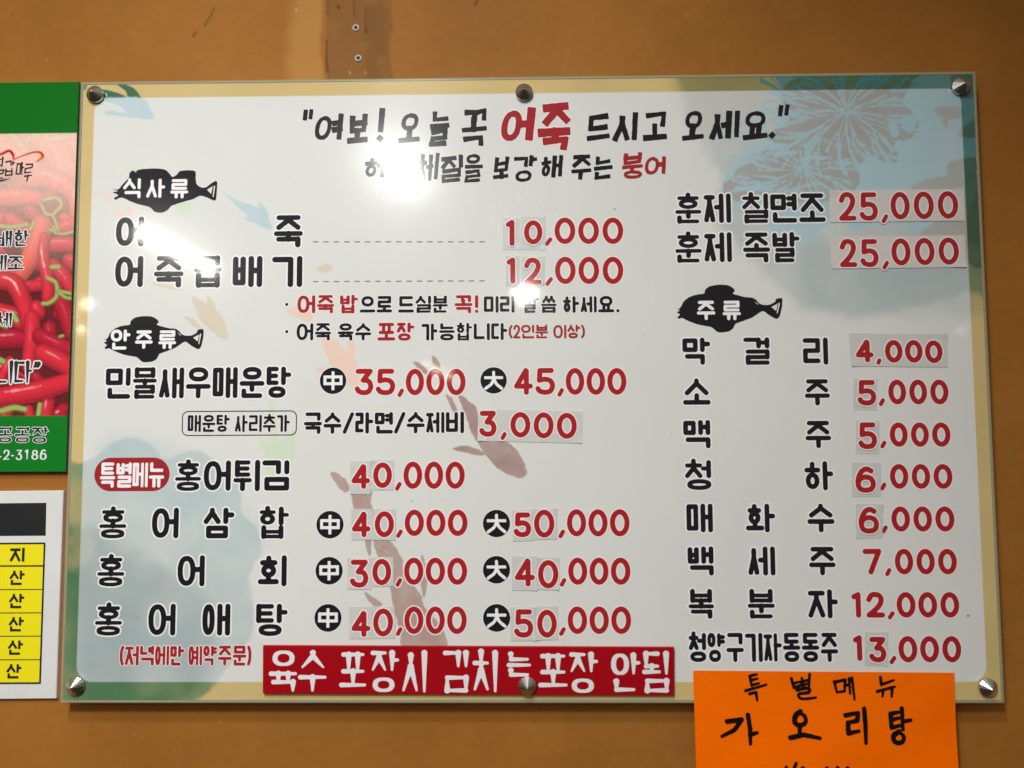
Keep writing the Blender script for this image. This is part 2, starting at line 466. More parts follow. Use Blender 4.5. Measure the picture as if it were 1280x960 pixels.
class Ink:
    """a set of strokes in metres (x right, v = z up) with a radius each, turned into outlines through a distance field"""

    def __init__(self):
        self.seg = []                       # (x0,z0,x1,z1,r0,r1,square)

    def stroke(self, pts, r, kind='round', rt=None):
        n = len(pts)
        L = [0]
        for a, b in zip(pts[:-1], pts[1:]):
            L.append(L[-1] + math.hypot(b[0] - a[0], b[1] - a[1]))
        T = max(L[-1], 1e-9)
        for i in range(n - 1):
            ra = r if rt is None else r * np.interp(L[i] / T, rt[0], rt[1])
            rb = r if rt is None else r * np.interp(L[i + 1] / T, rt[0], rt[1])
            self.seg.append((*pts[i], *pts[i + 1], ra, rb, kind == 'square'))

    def char(self, ch, box, w, style='round', rs=None):
        """box: left, right, top, bottom in metres; w: stroke width in metres"""
        l, r, t, b = box
        if '가' <= ch <= '힣':
            st, wv, wh = syllable(ch, r - l, t - b, w)
        else:
            st = SYM[ch]
            if ch in '",': w *= .8
            wv = wh = w
        bw_, bh_ = max(r - l - wv, 1e-5), max(t - b - wh, 1e-5)
        hh = (wv + wh) / 4
        rs = rs or rng
        for s in st:
            s = [(l + wv / 2 + p[0] * bw_, t - wh / 2 - p[1] * bh_) for p in s]
            is_curve = len(s) > 8
            d = (abs(s[-1][0] - s[0][0]), abs(s[-1][1] - s[0][1]))
            if style == 'round':
                for p, q in zip(s[:-1], s[1:]):
                    dx, dz = q[0] - p[0], q[1] - p[1]
                    c2 = dx * dx / max(dx * dx + dz * dz, 1e-16)
                    rad = (wv * (1 - c2) + wh * c2) / 2
                    self.seg.append((*p, *q, rad, rad, False))
            elif style == 'gothic':
                self.stroke(s, hh, 'round' if is_curve else 'square')
            elif style == 'brush':
                j = 0.022 * (t - b)
                ox, oz = rs.uniform(-j, j, 2)
                if is_curve:
                    k = rs.uniform(.93, 1.07, 2)
                    cx_ = sum(p[0] for p in s) / len(s); cz_ = sum(p[1] for p in s) / len(s)
                    s2 = [(cx_ + (p[0] - cx_) * k[0] + ox * .5 + (p[1] - cz_) * .16, cz_ + (p[1] - cz_) * k[1] + oz * .5) for p in s]
                    self.stroke(s2, hh * .92, 'round', ([0, .3, .6, 1], [1.1, .9, 1.05, .85]))
                else:
                    s2 = [(p[0] + ox + rs.uniform(-j, j) + (p[1] - (t + b) / 2) * .07, p[1] + oz * .5 + rs.uniform(-j, j) + (p[0] - (l + r) / 2) * .10) for p in s]
                    k = rs.uniform(.84, 1.12)
                    self.stroke(s2, hh, 'square', ([0, .25, .7, 1], [1.2 * k, .95 * k, .9 * k, 1.12 * k]))
            elif style == 'hand':
                j = 0.035 * (t - b)
                ox, oz = rs.uniform(-j, j, 2)
                s2 = [(p[0] + ox + (0 if is_curve else rs.uniform(-j, j)) + (p[1] - (t + b) / 2) * .05, p[1] + oz + (0 if is_curve else rs.uniform(-j, j)) + (p[0] - (l + r) / 2) * .10) for p in s]
                self.stroke(s2, hh, 'round', ([0, .2, .7, 1], [1.15, .9, 1.0, .75]))
            elif style == 'myung':
                if is_curve:
                    n = len(s)
                    for i in range(n - 1):
                        dx, dz = s[i + 1][0] - s[i][0], s[i + 1][1] - s[i][1]
                        q = abs(dz) / max(math.hypot(dx, dz), 1e-9)
                        self.seg.append((*s[i], *s[i + 1], hh * (.62 + .42 * q), hh * (.62 + .42 * q), False))
                else:
                    for i in range(len(s) - 1):
                        a, c = s[i], s[i + 1]
                        dx, dz = abs(c[0] - a[0]), abs(c[1] - a[1])
                        if dx > 2.5 * dz:          # horizontal: thin, heavy end
                            self.stroke([a, c], hh, 'round', ([0, .12, .72, .92, 1], [.95, .52, .58, 1.05, .6]))
                        elif dz > 2.5 * dx:        # vertical: serif on top, tapering foot
                            self.stroke([a, c], hh, 'round', ([0, .1, .6, .9, 1], [1.25, 1.02, .95, .9, .5]))
                            if i == 0:
                                self.stroke([(a[0] - hh * .9, a[1] + hh * .25), a], hh, 'round', ([0, 1], [.45, .95]))
                        else:
                            self.stroke([a, c], hh, 'round', ([0, .2, .6, 1], [1.15, .98, .8, .4]))

    def line(self, text, box, w, style='round', space=.42, fill=.93, widths=None):
        l, r, t, b = box
        adv = []
        for c in text:
            a = 1.0
            if c == ' ': a = space
            elif c in '.!,': a = .34
            elif c in '()': a = .34
            elif c in '"”': a = .4
            elif c == '/': a = .62
            elif c in '0123456789-': a = .56 if c != '-' else .4
            adv.append(a)
        S = (r - l) / sum(adv)
        x = l
        for c, a in zip(text, adv):
            if c != ' ':
                m = a * S * (1 - fill) / 2
                bx = [x + m, x + a * S - m, t, b]
                if c == ',':
                    hgt = t - b
                    bx = [x + m, x + a * S - m, b + hgt * .2, b - hgt * .12]
                self.char(c, bx, w, style)
            x += a * S

    def field(self, step, pad):
        S = np.array([s[:6] for s in self.seg])
        rmax = max(S[:, 4].max(), S[:, 5].max()) + pad + 3 * step
        x0, x1 = min(S[:, 0].min(), S[:, 2].min()) - rmax, max(S[:, 0].max(), S[:, 2].max()) + rmax
        z0, z1 = min(S[:, 1].min(), S[:, 3].min()) - rmax, max(S[:, 1].max(), S[:, 3].max()) + rmax
        nx, nz = int((x1 - x0) / step) + 2, int((z1 - z0) / step) + 2
        xs, zs = x0 + np.arange(nx) * step, z0 + np.arange(nz) * step
        F = np.full((nz, nx), pad + 4 * step)
        for ax, az, bx, bz, ra, rb, sq in self.seg:
            m = max(ra, rb) * 1.45 + pad + 2 * step
            i0, i1 = max(0, int((min(ax, bx) - m - x0) / step)), min(nx, int((max(ax, bx) + m - x0) / step) + 2)
            j0, j1 = max(0, int((min(az, bz) - m - z0) / step)), min(nz, int((max(az, bz) + m - z0) / step) + 2)
            X, Z = np.meshgrid(xs[i0:i1], zs[j0:j1])
            dx, dz = bx - ax, bz - az
            L2 = dx * dx + dz * dz
            if sq and L2 > 1e-14:
                L = math.sqrt(L2)
                ux, uz = dx / L, dz / L
                cx, cz = (ax + bx) / 2, (az + bz) / 2
                p = np.abs((X - cx) * ux + (Z - cz) * uz)
                tt = np.clip(((X - ax) * dx + (Z - az) * dz) / L2, 0, 1)
                rr = ra + (rb - ra) * tt
                q = np.abs(-(X - cx) * uz + (Z - cz) * ux)
                k = min(ra, rb) * .25
                ex = p - (L / 2 + min(ra, rb) * .92 - k)
                ey = q - (rr - k)
                D = np.hypot(np.maximum(ex, 0), np.maximum(ey, 0)) + np.minimum(np.maximum(ex, ey), 0) - k
            else:
                t = np.clip(((X - ax) * dx + (Z - az) * dz) / max(L2, 1e-16), 0, 1)
                D = np.hypot(X - ax - t * dx, Z - az - t * dz) - (ra + (rb - ra) * t)
            F[j0:j1, i0:i1] = np.minimum(F[j0:j1, i0:i1], D)
        return F, x0, z0


CASES = {1: [(3, 0)], 14: [(0, 3)], 2: [(0, 1)], 13: [(1, 0)], 4: [(1, 2)], 11: [(2, 1)], 8: [(2, 3)], 7: [(3, 2)],
         3: [(3, 1)], 12: [(1, 3)], 6: [(0, 2)], 9: [(2, 0)], 5: [(3, 0), (1, 2)], 10: [(0, 1), (2, 3)]}


def contours(F, iso, x0, z0, step):
    nz, nx = F.shape
    G = F - iso
    G[G == 0] = 1e-12
    In = G < 0
    a, b, d, c = In[:-1, :-1], In[:-1, 1:], In[1:, :-1], In[1:, 1:]
    code = a * 1 + b * 2 + c * 4 + d * 8
    N = nz * nx
    nxt = {}
    for k, segs in CASES.items():
        jj, ii = np.nonzero(code == k)
        if not len(jj): continue
        e = [jj * nx + ii, N + jj * nx + ii + 1, (jj + 1) * nx + ii, N + jj * nx + ii]      # bottom-row edge, right, top-row edge, left
        for f, t in segs:
            nxt.update(zip(e[f].tolist(), e[t].tolist()))
    Gf = G.ravel()

    def pt(e):
        if e < N:
            j, i = divmod(e, nx)
            u = Gf[e] / (Gf[e] - Gf[e + 1])
            return (x0 + (i + u) * step, z0 + j * step)
        e -= N
        j, i = divmod(e, nx)
        u = Gf[e] / (Gf[e] - Gf[e + nx])
        return (x0 + i * step, z0 + (j + u) * step)
    loops = []
    while nxt:
        s, e = nxt.popitem()
        loop = [s]
        while e != s and e in nxt:
            loop.append(e)
            e = nxt.pop(e)
        if len(loop) > 5:
            P = np.array([pt(q) for q in loop])
            for _ in range(2):               # drop nearly collinear points
                if len(P) < 12: break
                A, B = np.roll(P, 1, 0), np.roll(P, -1, 0)
                ar = np.abs((B[:, 0] - A[:, 0]) * (P[:, 1] - A[:, 1]) - (B[:, 1] - A[:, 1]) * (P[:, 0] - A[:, 0]))
                dd = ar / np.maximum(np.hypot(B[:, 0] - A[:, 0], B[:, 1] - A[:, 1]), 1e-12)
                kill = (dd < step * .04) & (np.arange(len(P)) % 2 == 0)
                P = P[~kill]
            loops.append(P)
    return loops


def fill_loops(loops):
    """even-odd fill of closed loops -> verts (n,2), faces"""
    cu = bpy.data.curves.new('outline', 'CURVE')
    cu.dimensions = '2D'
    cu.fill_mode = 'BOTH'
    for P in loops:
        sp = cu.splines.new('POLY')
        sp.points.add(len(P) - 1)
        co = np.zeros((len(P), 4)); co[:, :2] = P * 100; co[:, 3] = 1
        sp.points.foreach_set('co', co.ravel())
        sp.use_cyclic_u = True
    o = bpy.data.objects.new('outline', cu)
    me = o.to_mesh()
    v = np.zeros(len(me.vertices) * 3)
    me.vertices.foreach_get('co', v)
    f = [tuple(p.vertices) for p in me.polygons]
    o.to_mesh_clear()
    bpy.data.objects.remove(o)
    bpy.data.curves.remove(cu)
    return v.reshape(-1, 3)[:, :2] / 100, f


def flat(layers, name='print'):
    """layers: list of (loops, y, material index): flat printed shapes facing the viewer"""
    V, Fc, MI = [], [], []
    for loops, y, mi in layers:
        if not loops: continue
        v, f = fill_loops(loops)
        o = len(V)
        V += [(p[0], y, p[1] + ZB) for p in v]
        for q in f:
            q = tuple(o + i for i in q)
            p0, p1, p2 = V[q[0]], V[q[1]], V[q[2]]
            cr = (p1[0] - p0[0]) * (p2[2] - p0[2]) - (p1[2] - p0[2]) * (p2[0] - p0[0])
            Fc.append(q if cr > 0 else q[::-1])
            MI.append(mi)
    return mesh_from(V, Fc, MI, name=name)


def lettering(name, ink, mats, parent, y, halo=0.0, step=0.00055, rough_edge=0.0, dy=0.00006):
    """mats: [ink, halo]; y: plane of the ink, halo lies a touch behind it"""
    F, x0, z0 = ink.field(step, max(halo, 0) + .0004)
    if rough_edge:
        F = F + vnoise(F.shape, 7) * rough_edge
    L = [(contours(F.copy(), 0.0, x0, z0, step), y, 0)]
    if halo > 0:
        L.append((contours(F.copy(), halo, x0, z0, step), y + dy, 1))
    return link(name, flat(L, name), mats, parent)


def vnoise(shape, cell, seed=None, octaves=1):
    r = np.random.RandomState(seed) if seed is not None else rng
    out = np.zeros(shape); amp = 1.0; tot = 0
    for o in range(octaves):
        c = max(cell / 2 ** o, 1.01)
        gh, gw = int(shape[0] / c) + 3, int(shape[1] / c) + 3
        g = r.uniform(-1, 1, (gh, gw))
        yy, xx = np.arange(shape[0]) / c, np.arange(shape[1]) / c
        y0, x0 = yy.astype(int), xx.astype(int)
        fy, fx = yy - y0, xx - x0
        fy, fx = (fy * fy * (3 - 2 * fy))[:, None], (fx * fx * (3 - 2 * fx))[None]
        A = g[np.ix_(y0, x0)] * (1 - fx) + g[np.ix_(y0, x0 + 1)] * fx
        B = g[np.ix_(y0 + 1, x0)] * (1 - fx) + g[np.ix_(y0 + 1, x0 + 1)] * fx
        out += amp * (A * (1 - fy) + B * fy); tot += amp; amp *= .5
    return out / tot


# ------------------------------------------------------------------ painted sheets: colour stored on a fine grid
def painted(xs, zs, y, rgb):
    """grid mesh at depth y; xs (nx), zs (nz, top first), rgb (nz,nx,3) linear"""
    nx, nz = len(xs), len(zs)
    X, Z = np.meshgrid(xs, zs)
    me = bpy.data.meshes.new('painted')
    co = np.stack([X, np.full_like(X, y), Z + ZB], -1).reshape(-1, 3)
    me.vertices.add(nx * nz)
    me.vertices.foreach_set('co', co.ravel())
    i = (np.arange(nz - 1)[:, None] * nx + np.arange(nx - 1)[None]).ravel()
    q = np.stack([i, i + nx, i + nx + 1, i + 1], 1)
    nf = len(q)
    me.loops.add(nf * 4)
    me.loops.foreach_set('vertex_index', q.ravel().astype(np.int32))
    me.polygons.add(nf)
    me.polygons.foreach_set('loop_start', (np.arange(nf) * 4).astype(np.int32))
    me.update(calc_edges=True)
    ca = me.color_attributes.new('print', 'FLOAT_COLOR', 'POINT')
    rgba = np.ones((nz * nx, 4)); rgba[:, :3] = np.clip(rgb.reshape(-1, 3), 0, 1)
    ca.data.foreach_set('color', rgba.ravel())
    me.validate()
    return me


def polydist(X, Y, pts, closed=True):
    """signed distance (inside negative) of a polygon in photo pixels"""
    P = np.array(pts, float)
    Q = np.roll(P, -1, 0)
    if not closed: P, Q = P[:-1], Q[:-1]
    D = np.full(X.shape, 1e9); W = np.zeros(X.shape, bool)
    for (ax, ay), (bx, by) in zip(P, Q):
        dx, dy = bx - ax, by - ay
        t = np.clip(((X - ax) * dx + (Y - ay) * dy) / max(dx * dx + dy * dy, 1e-9), 0, 1)
        D = np.minimum(D, np.hypot(X - ax - t * dx, Y - ay - t * dy))
        if closed and by != ay:
            c = ((ay > Y) != (by > Y)) & (X < (bx - ax) * (Y - ay) / (by - ay) + ax)
            W ^= c
    return np.where(W, -D, D)


def smooth(a, b, x):
    t = np.clip((x - a) / (b - a), 0, 1)
    return t * t * (3 - 2 * t)


class Canvas:
    def __init__(self, x0, x1, z1, z0, step, y):
        self.xs = np.linspace(x0, x1, int(round((x1 - x0) / step)) + 1)
        self.zs = np.linspace(z1, z0, int(round((z1 - z0) / step)) + 1)
        X, Z = np.meshgrid(self.xs, self.zs)
        self.X, self.Z, self.y = X, Z, y
        self.PX, self.PY = inv_px(X, Z, y)
        self.rgb = np.zeros(X.shape + (3,))

    def win(self, pts, m):
        P = np.array(pts)
        ok = (self.PX > P[:, 0].min() - m) & (self.PX < P[:, 0].max() + m) & (self.PY > P[:, 1].min() - m) & (self.PY < P[:, 1].max() + m)
        r = np.nonzero(ok.any(1))[0]; c = np.nonzero(ok.any(0))[0]
        if not len(r) or not len(c): return None
        return np.s_[r[0]:r[-1] + 1, c[0]:c[-1] + 1]

    def blend(self, s, a, col):
        self.rgb[s] = self.rgb[s] * (1 - a[..., None]) + np.array(col) * a[..., None]

    def poly(self, pts, col, alpha=1.0, feather=1.0, wob=0.0, cell=10, mott=0.0, mcell=24, curve=True, seed=None):
        if curve: pts = catmull(pts, 4, True)[:-1]
        s = self.win(pts, feather + wob * 2 + 4)
        if s is None: return
        D = polydist(self.PX[s], self.PY[s], pts)
        if wob: D = D + vnoise(D.shape, cell, seed, 3) * wob
        a = alpha * (1 - smooth(-feather, feather, D))
        if mott: a = a * np.clip(1 - mott * .5 + vnoise(D.shape, mcell, seed, 4) * mott, 0, 1)
        self.blend(s, a, col)

    def stroke(self, pts, col, w, alpha=1.0, feather=.8, taper=None, wob=0.0, curve=True):
        if curve: pts = catmull(pts, 6)
        P = np.array(pts, float)
        s = self.win(pts, w + feather + 3)
        if s is None: return
        X, Y = self.PX[s], self.PY[s]
        n = len(P) - 1
        D = np.full(X.shape, 1e9)
        for i in range(n):
            ax, ay, bx, by = *P[i], *P[i + 1]
            dx, dy = bx - ax, by - ay
            t = np.clip(((X - ax) * dx + (Y - ay) * dy) / max(dx * dx + dy * dy, 1e-9), 0, 1)
            u = (i + t) / n
            r = w if taper is None else w * np.interp(u, taper[0], taper[1])
            D = np.minimum(D, np.hypot(X - ax - t * dx, Y - ay - t * dy) - r)
        if wob: D = D + vnoise(D.shape, 5, None, 2) * wob
        self.blend(s, alpha * (1 - smooth(-feather, feather, D)), col)

    def mesh(self):
        return painted(self.xs, self.zs, self.y, self.rgb)

#PART2
WALL_Y, POST_Y, SIGN_Y = 0.026, 0.017, 0.020
PXM = 0.00107


def origin_to(o, loc):
    """moves a mesh's origin to loc (world) without moving its surface"""
    o.data.transform(Matrix.Translation(-Vector(loc)))
    o.location = loc
    return o


def slab(x0, x1, z0, z1, yf, yb, bevel=0.0):
    """closed box facing -y with a small chamfer round its front"""
    b = bevel
    V = [(x0 + b, yf, z0 + b), (x1 - b, yf, z0 + b), (x1 - b, yf, z1 - b), (x0 + b, yf, z1 - b),
         (x0, yf + b, z0), (x1, yf + b, z0), (x1, yf + b, z1), (x0, yf + b, z1),
         (x0, yb, z0), (x1, yb, z0), (x1, yb, z1), (x0, yb, z1)]
    Fc = [(0, 1, 2, 3)]
    for k in range(4):
        n = (k + 1) % 4
        Fc += [(4 + k, 4 + n, n, k), (8 + k, 8 + n, 4 + n, 4 + k)]
    Fc.append((11, 10, 9, 8))
    V = [(a, y, z + ZB) for a, y, z in V]
    return V, Fc


def frustum_quad(P4, yf, yb, bevel=0.0012):
    """board whose front outline is given by four (x,z) corners TL TR BR BL"""
    P = np.array(P4)
    c = P.mean(0)
    inn = []
    for p in P:
        d = np.sign(c - p)
        inn.append(p + d * bevel)
    order = [3, 2, 1, 0]
    V = [(inn[k][0], yf, inn[k][1]) for k in order] + [(P[k][0], yf + bevel, P[k][1]) for k in order] + [(P[k][0], yb, P[k][1]) for k in order]
    Fc = [(0, 1, 2, 3)]
    for k in range(4):
        n = (k + 1) % 4
        Fc += [(4 + k, 4 + n, n, k), (8 + k, 8 + n, 4 + n, 4 + k)]
    Fc.append((11, 10, 9, 8))
    return [(a, y, z + ZB) for a, y, z in V], Fc


# ------------------------------------------------------------------ the wall
def wall():
    x0, z1 = U(-130, -120, WALL_Y); x1, z0 = U(1410, 1080, WALL_Y)
    cv = Canvas(x0, x1, z1, z0, 0.0027, WALL_Y)
    X, Y = cv.PX, cv.PY
    base = np.array(lin(160, 105, 42))
    n1 = vnoise(X.shape, 90, 1, 5)[..., None]
    n2 = vnoise((X.shape[0], X.shape[1]), 26, 2, 4)[..., None]
    cv.rgb[:] = base * (1 + .10 * n1 + .07 * n2 + .05 * vnoise(X.shape, 3.2, 8, 2)[..., None])
    tint = smooth(-.1, .5, vnoise(X.shape, 70, 3, 3)) * .25
    cv.blend(np.s_[:, :], tint, lin(158, 94, 34))
    jag = vnoise(X.shape, 16, 4, 4) * 5
    # pale overpainted strip and the bare brown strip beside it
    a = smooth(352, 374, X + jag * 2) * (1 - smooth(399, 405, X + jag))
    cv.blend(np.s_[:, :], a * .75 * (1 - smooth(600, 700, Y)), lin(184, 133, 66))
    a = smooth(406, 411, X + jag * .9) * (1 - smooth(486, 490, X + jag * .8)) * (1 - smooth(600, 700, Y))
    cv.blend(np.s_[:, :], a * .72, lin(130, 88, 42))
    cv.blend(np.s_[:, :], a * smooth(452, 462, X + jag * .5) * (1 - smooth(478, 484, X)) * .35, lin(112, 72, 34))
    cv.blend(np.s_[:, :], a * smooth(.15, .5, vnoise(X.shape, 8, 9, 3)) * .35, lin(150, 108, 58))
    for e in (409, 488):
        a = np.exp(-((X + jag * .9 - e) / 1.6) ** 2) * (1 - smooth(600, 700, Y)) * smooth(-.3, .3, vnoise(X.shape, 10, 11 + e, 3))
        cv.blend(np.s_[:, :], a * .6, lin(84, 52, 24))
    S = lambda p, c, w_, al=.9: cv.stroke(p, lin(*c), w_, al, .7)
    S([(268, 10), (262, 22), (255, 33)], (92, 50, 12), .9)
    S([(246, 39), (241, 46)], (92, 50, 12), .9)
    S([(422, 7), (424, 11)], (80, 25, 12), 1.3)
    S([(443, -20), (443, 10), (441, 30)], (95, 62, 26), .6, .7)
    S([(458, 8), (457, 25), (458, 41)], (120, 66, 34), .9, .8)
    S([(458, 36), (458, 41)], (84, 34, 16), 1.2)
    S([(369, 10), (370, 13)], (225, 190, 130), .7)
    S([(408, 50), (409, 60), (407, 90)], (86, 54, 22), 1.2, .7)
    S([(437, 90), (438, 92)], (205, 170, 110), 1.0, .7)
    S([(457, 89), (457, 92)], (190, 150, 90), .8, .7)
    S([(596, -2), (595, 6)], (96, 70, 36), 2.2, .8)
    S([(1263, 560), (1261, 574)], (150, 110, 84), 1.0, .7)
    S([(618, 60), (624, 64)], (120, 74, 30), .8, .6)
    r = np.random.RandomState(5)
    for k in range(34):
        px, py = r.uniform(-60, 1330), r.choice([r.uniform(0, 90), r.uniform(888, 975)])
        cv.stroke([(px, py), (px + r.uniform(-2, 2), py + r.uniform(0, 3))], lin(108, 66, 28) if r.rand() < .7 else lin(185, 140, 86), r.uniform(.5, 1.1), r.uniform(.25, .6), .7)
    # widen the sheet to a whole wall
    P = lambda v, a, b: np.concatenate([[a], v, [b]])
    xs, zs = P(cv.xs, -3.5, 3.5), P(cv.zs, 0.95, -1.7)
    rgb = np.pad(cv.rgb, ((1, 1), (1, 1), (0, 0)), mode='edge')
    o = link('wall', painted(xs, zs, WALL_Y, rgb), M_wall)
    tag(o, 'ochre painted wall with scuffs behind the signs', 'wall', kind='structure')


wall()


def wall_plug(px, py, label):
    x, z = U(px, py, WALL_Y)
    V, Fc, MI = [], [], []
    n = 24
    prof = [(.0021, .0006), (.0026, -.0012), (.0036, -.0019), (.0044, -.0016), (.0049, -.0004), (.0050, .0004)]
    for r_, y in prof:
        for k in range(n):
            a = 2 * math.pi * k / n
            V.append((x + r_ * math.cos(a), WALL_Y + y, ZB + z + r_ * math.sin(a)))
    for j in range(len(prof) - 1):
        for k in range(n):
            Fc.append((j * n + k, j * n + (k + 1) % n, (j + 1) * n + (k + 1) % n, (j + 1) * n + k)[::-1])
    o = link('wall_plug', mesh_from(V, Fc, smooth=True), M_plug)
    origin_to(o, (x, WALL_Y, ZB + z))
    V = [(x + .0023 * math.cos(2 * math.pi * k / n), WALL_Y - .0003, ZB + z + .0023 * math.sin(2 * math.pi * k / n)) for k in range(n)]
    link('screw_hole', mesh_from(V, [tuple(range(n))]), M_hole, o)
    tag(o, label, 'wall plug', 'plastic plugs in the wall')


wall_plug(445, 35, 'small grey ring plug in the brown wall strip, the upper of two')
wall_plug(448, 73, 'small grey ring plug in the brown wall strip, just above the menu board edge')

# ------------------------------------------------------------------ the menu board
board = empty('menu_board', (0, 0, ZB))
tag(board, 'large glossy Korean menu board with pale panel, watercolour border and red prices', 'menu board')


def backdrop_art(cv, c, op):
    blue = c['blue']
    # watercolour hills, lower left
    hill = [(40, 590), (80, 577), (100, 580), (118, 572), (140, 555), (165, 548), (190, 556), (205, 572), (225, 566), (247, 563), (275, 580), (302, 605), (303, 640), (322, 662), (327, 690),
            (312, 720), (318, 760), (314, 790), (300, 815), (272, 850), (232, 880), (40, 900)]
    cv.poly(hill, c['hill'], .97, 3.0, 3.5, 16, .4, 46, True, 31)
    cv.poly([(40, 690), (100, 660), (170, 690), (240, 730), (270, 770), (260, 850), (200, 890), (40, 900)], c['hill2'], .75, 14, 8, 30, .5, 50, True, 32)
    cv.poly([(84, 612), (112, 600), (116, 640), (100, 655), (82, 650)], c['gap'], .55, 8, 4, 12, .4, 20, True, 33)
    cv.poly([(80, 672), (110, 664), (118, 690), (96, 712), (80, 705)], c['gap'], .5, 8, 4, 12, .4, 20, True, 34)
    cv.poly([(205, 670), (250, 640), (262, 655), (235, 690), (210, 700), (170, 705)], c['gap2'], .35, 10, 5, 20, .5, 30, True, 35)
    cv.poly([(120, 560), (160, 545), (240, 570), (330, 660), (300, 700), (230, 640), (150, 600)], c['mist'], .35, 14, 6, 30, .5, 40, True, 36)
    # grey green wash, upper right
    wash = [(838, 60), (850, 95), (862, 140), (882, 190), (902, 215), (896, 262), (908, 292), (936, 320), (962, 352), (992, 376), (1022, 388), (1064, 396), (1110, 391), (1152, 379), (1186, 371), (1222, 368),
            (1290, 366), (1290, 60)]
    cv.poly(wash, c['wash'], .85, 9.0, 9, 26, .45, 60, True, 41)
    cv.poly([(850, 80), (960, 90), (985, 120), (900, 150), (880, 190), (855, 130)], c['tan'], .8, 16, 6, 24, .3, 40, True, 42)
    cv.poly([(1000, 310), (1080, 300), (1250, 290), (1290, 380), (1100, 395), (1020, 388)], c['low'], .5, 12, 6, 30, .5, 40, True, 43)
    # blue foliage print
    bl = [(966, 92), (985, 130), (962, 165), (935, 190), (912, 212), (901, 240), (898, 268), (940, 262), (972, 300), (1010, 305), (1030, 284), (1075, 240), (1060, 285), (1110, 282), (1160, 290), (1200, 262), (1290, 250),
          (1290, 80), (1100, 70), (980, 80)]
    cv.poly(bl, blue, .85, 1.5, 3.0, 12, .18, 40, True, 44)
    for p in ([(1140, 238), (1158, 224), (1184, 220), (1192, 200), (1290, 196), (1290, 250), (1200, 262)],
              [(1150, 300), (1185, 268), (1240, 262), (1250, 300)], [(1170, 136), (1198, 132), (1204, 146), (1186, 152), (1183, 160), (1174, 146)], [(1188, 96), (1216, 92), (1218, 122), (1200, 118)],
              [(1202, 160), (1240, 138), (1250, 150), (1240, 170), (1204, 172)], [(1202, 320), (1240, 200), (1290, 196), (1290, 330)]):
        cv.poly(p, c['patch'], .85, 1.5, 2.2, 9, .15, 20, True)
    r = np.random.RandomState(12)

    def clump(cx, cy, pts, angs, ln, col):
        """a leafy head: a mottled ground, pale veins that branch and widen towards its rim"""
        cv.poly(pts, col, .86, 1.2, 4.5, 7, .2, 16, True)
        cv.poly([(cx + (x - cx) * .6, cy + (y - cy) * .6) for x, y in pts], col, .5, 5, 3, 9, .5, 14, True)
        for a0 in angs:
            a = math.radians(a0 + r.uniform(-5, 5))
            L = ln * r.uniform(.85, 1.2)
            bend = r.uniform(-.38, .38)
            at = lambda t, d=0.0: (cx + L * t * math.cos(a + bend * t * t + d) * 1.2, cy + L * t * math.sin(a + bend * t * t + d) * .9)
            cv.stroke([at(t) for t in (.04, .3, .55, .8, 1.05)], blue, r.uniform(1.3, 2.3), .85, .9, ([0, .3, .7, 1], [.45, .5, .8, 1.7]), 1.3)
            for t0 in (.32, .52, .7):
                sg = r.choice([-1, 1])
                d = sg * r.uniform(.10, .20)
                t1 = t0 + r.uniform(.22, .36)
                cv.stroke([at(t0), at((t0 + t1) / 2, d * .62), at(t1, d), at(t1 + .12, d * 1.15)], blue, r.uniform(.8, 1.5), .8, .8, ([0, .5, 1], [.5, .8, 1.7]), 1.1)
    g = c['clump']
    clump(1004, 212, [(930, 205), (960, 188), (1010, 182), (1060, 190), (1072, 215), (1068, 240), (1030, 252), (985, 250), (950, 248), (915, 250), (905, 232)], range(-200, 160, 20), 66, g)
    clump(1058, 138, [(975, 118), (990, 100), (1010, 84), (1060, 78), (1110, 82), (1150, 88), (1136, 110), (1128, 130), (1150, 150), (1142, 172), (1120, 178), (1122, 200), (1106, 206), (1085, 195), (1070, 212), (1060, 200),
                      (1020, 192), (985, 182), (960, 172), (985, 150)], range(-180, 180, 17), 78, g)
    for p in ([(1128, 148), (1138, 144), (1144, 158), (1136, 166), (1128, 160)], [(1110, 156), (1118, 154), (1124, 166), (1116, 172)]):
        cv.poly(p, blue, .9, 1.0, .8, 6)
    for k in range(16):
        x, y = r.uniform(905, 1010), r.uniform(150, 250)
        cv.stroke([(x, y), (x + r.uniform(12, 26), y + r.uniform(-6, 3)), (x + r.uniform(28, 44), y + r.uniform(-8, 6))], blue, r.uniform(1.5, 3.2), .8, 1.2, ([0, .5, 1], [.4, 1, .5]), 1.5)


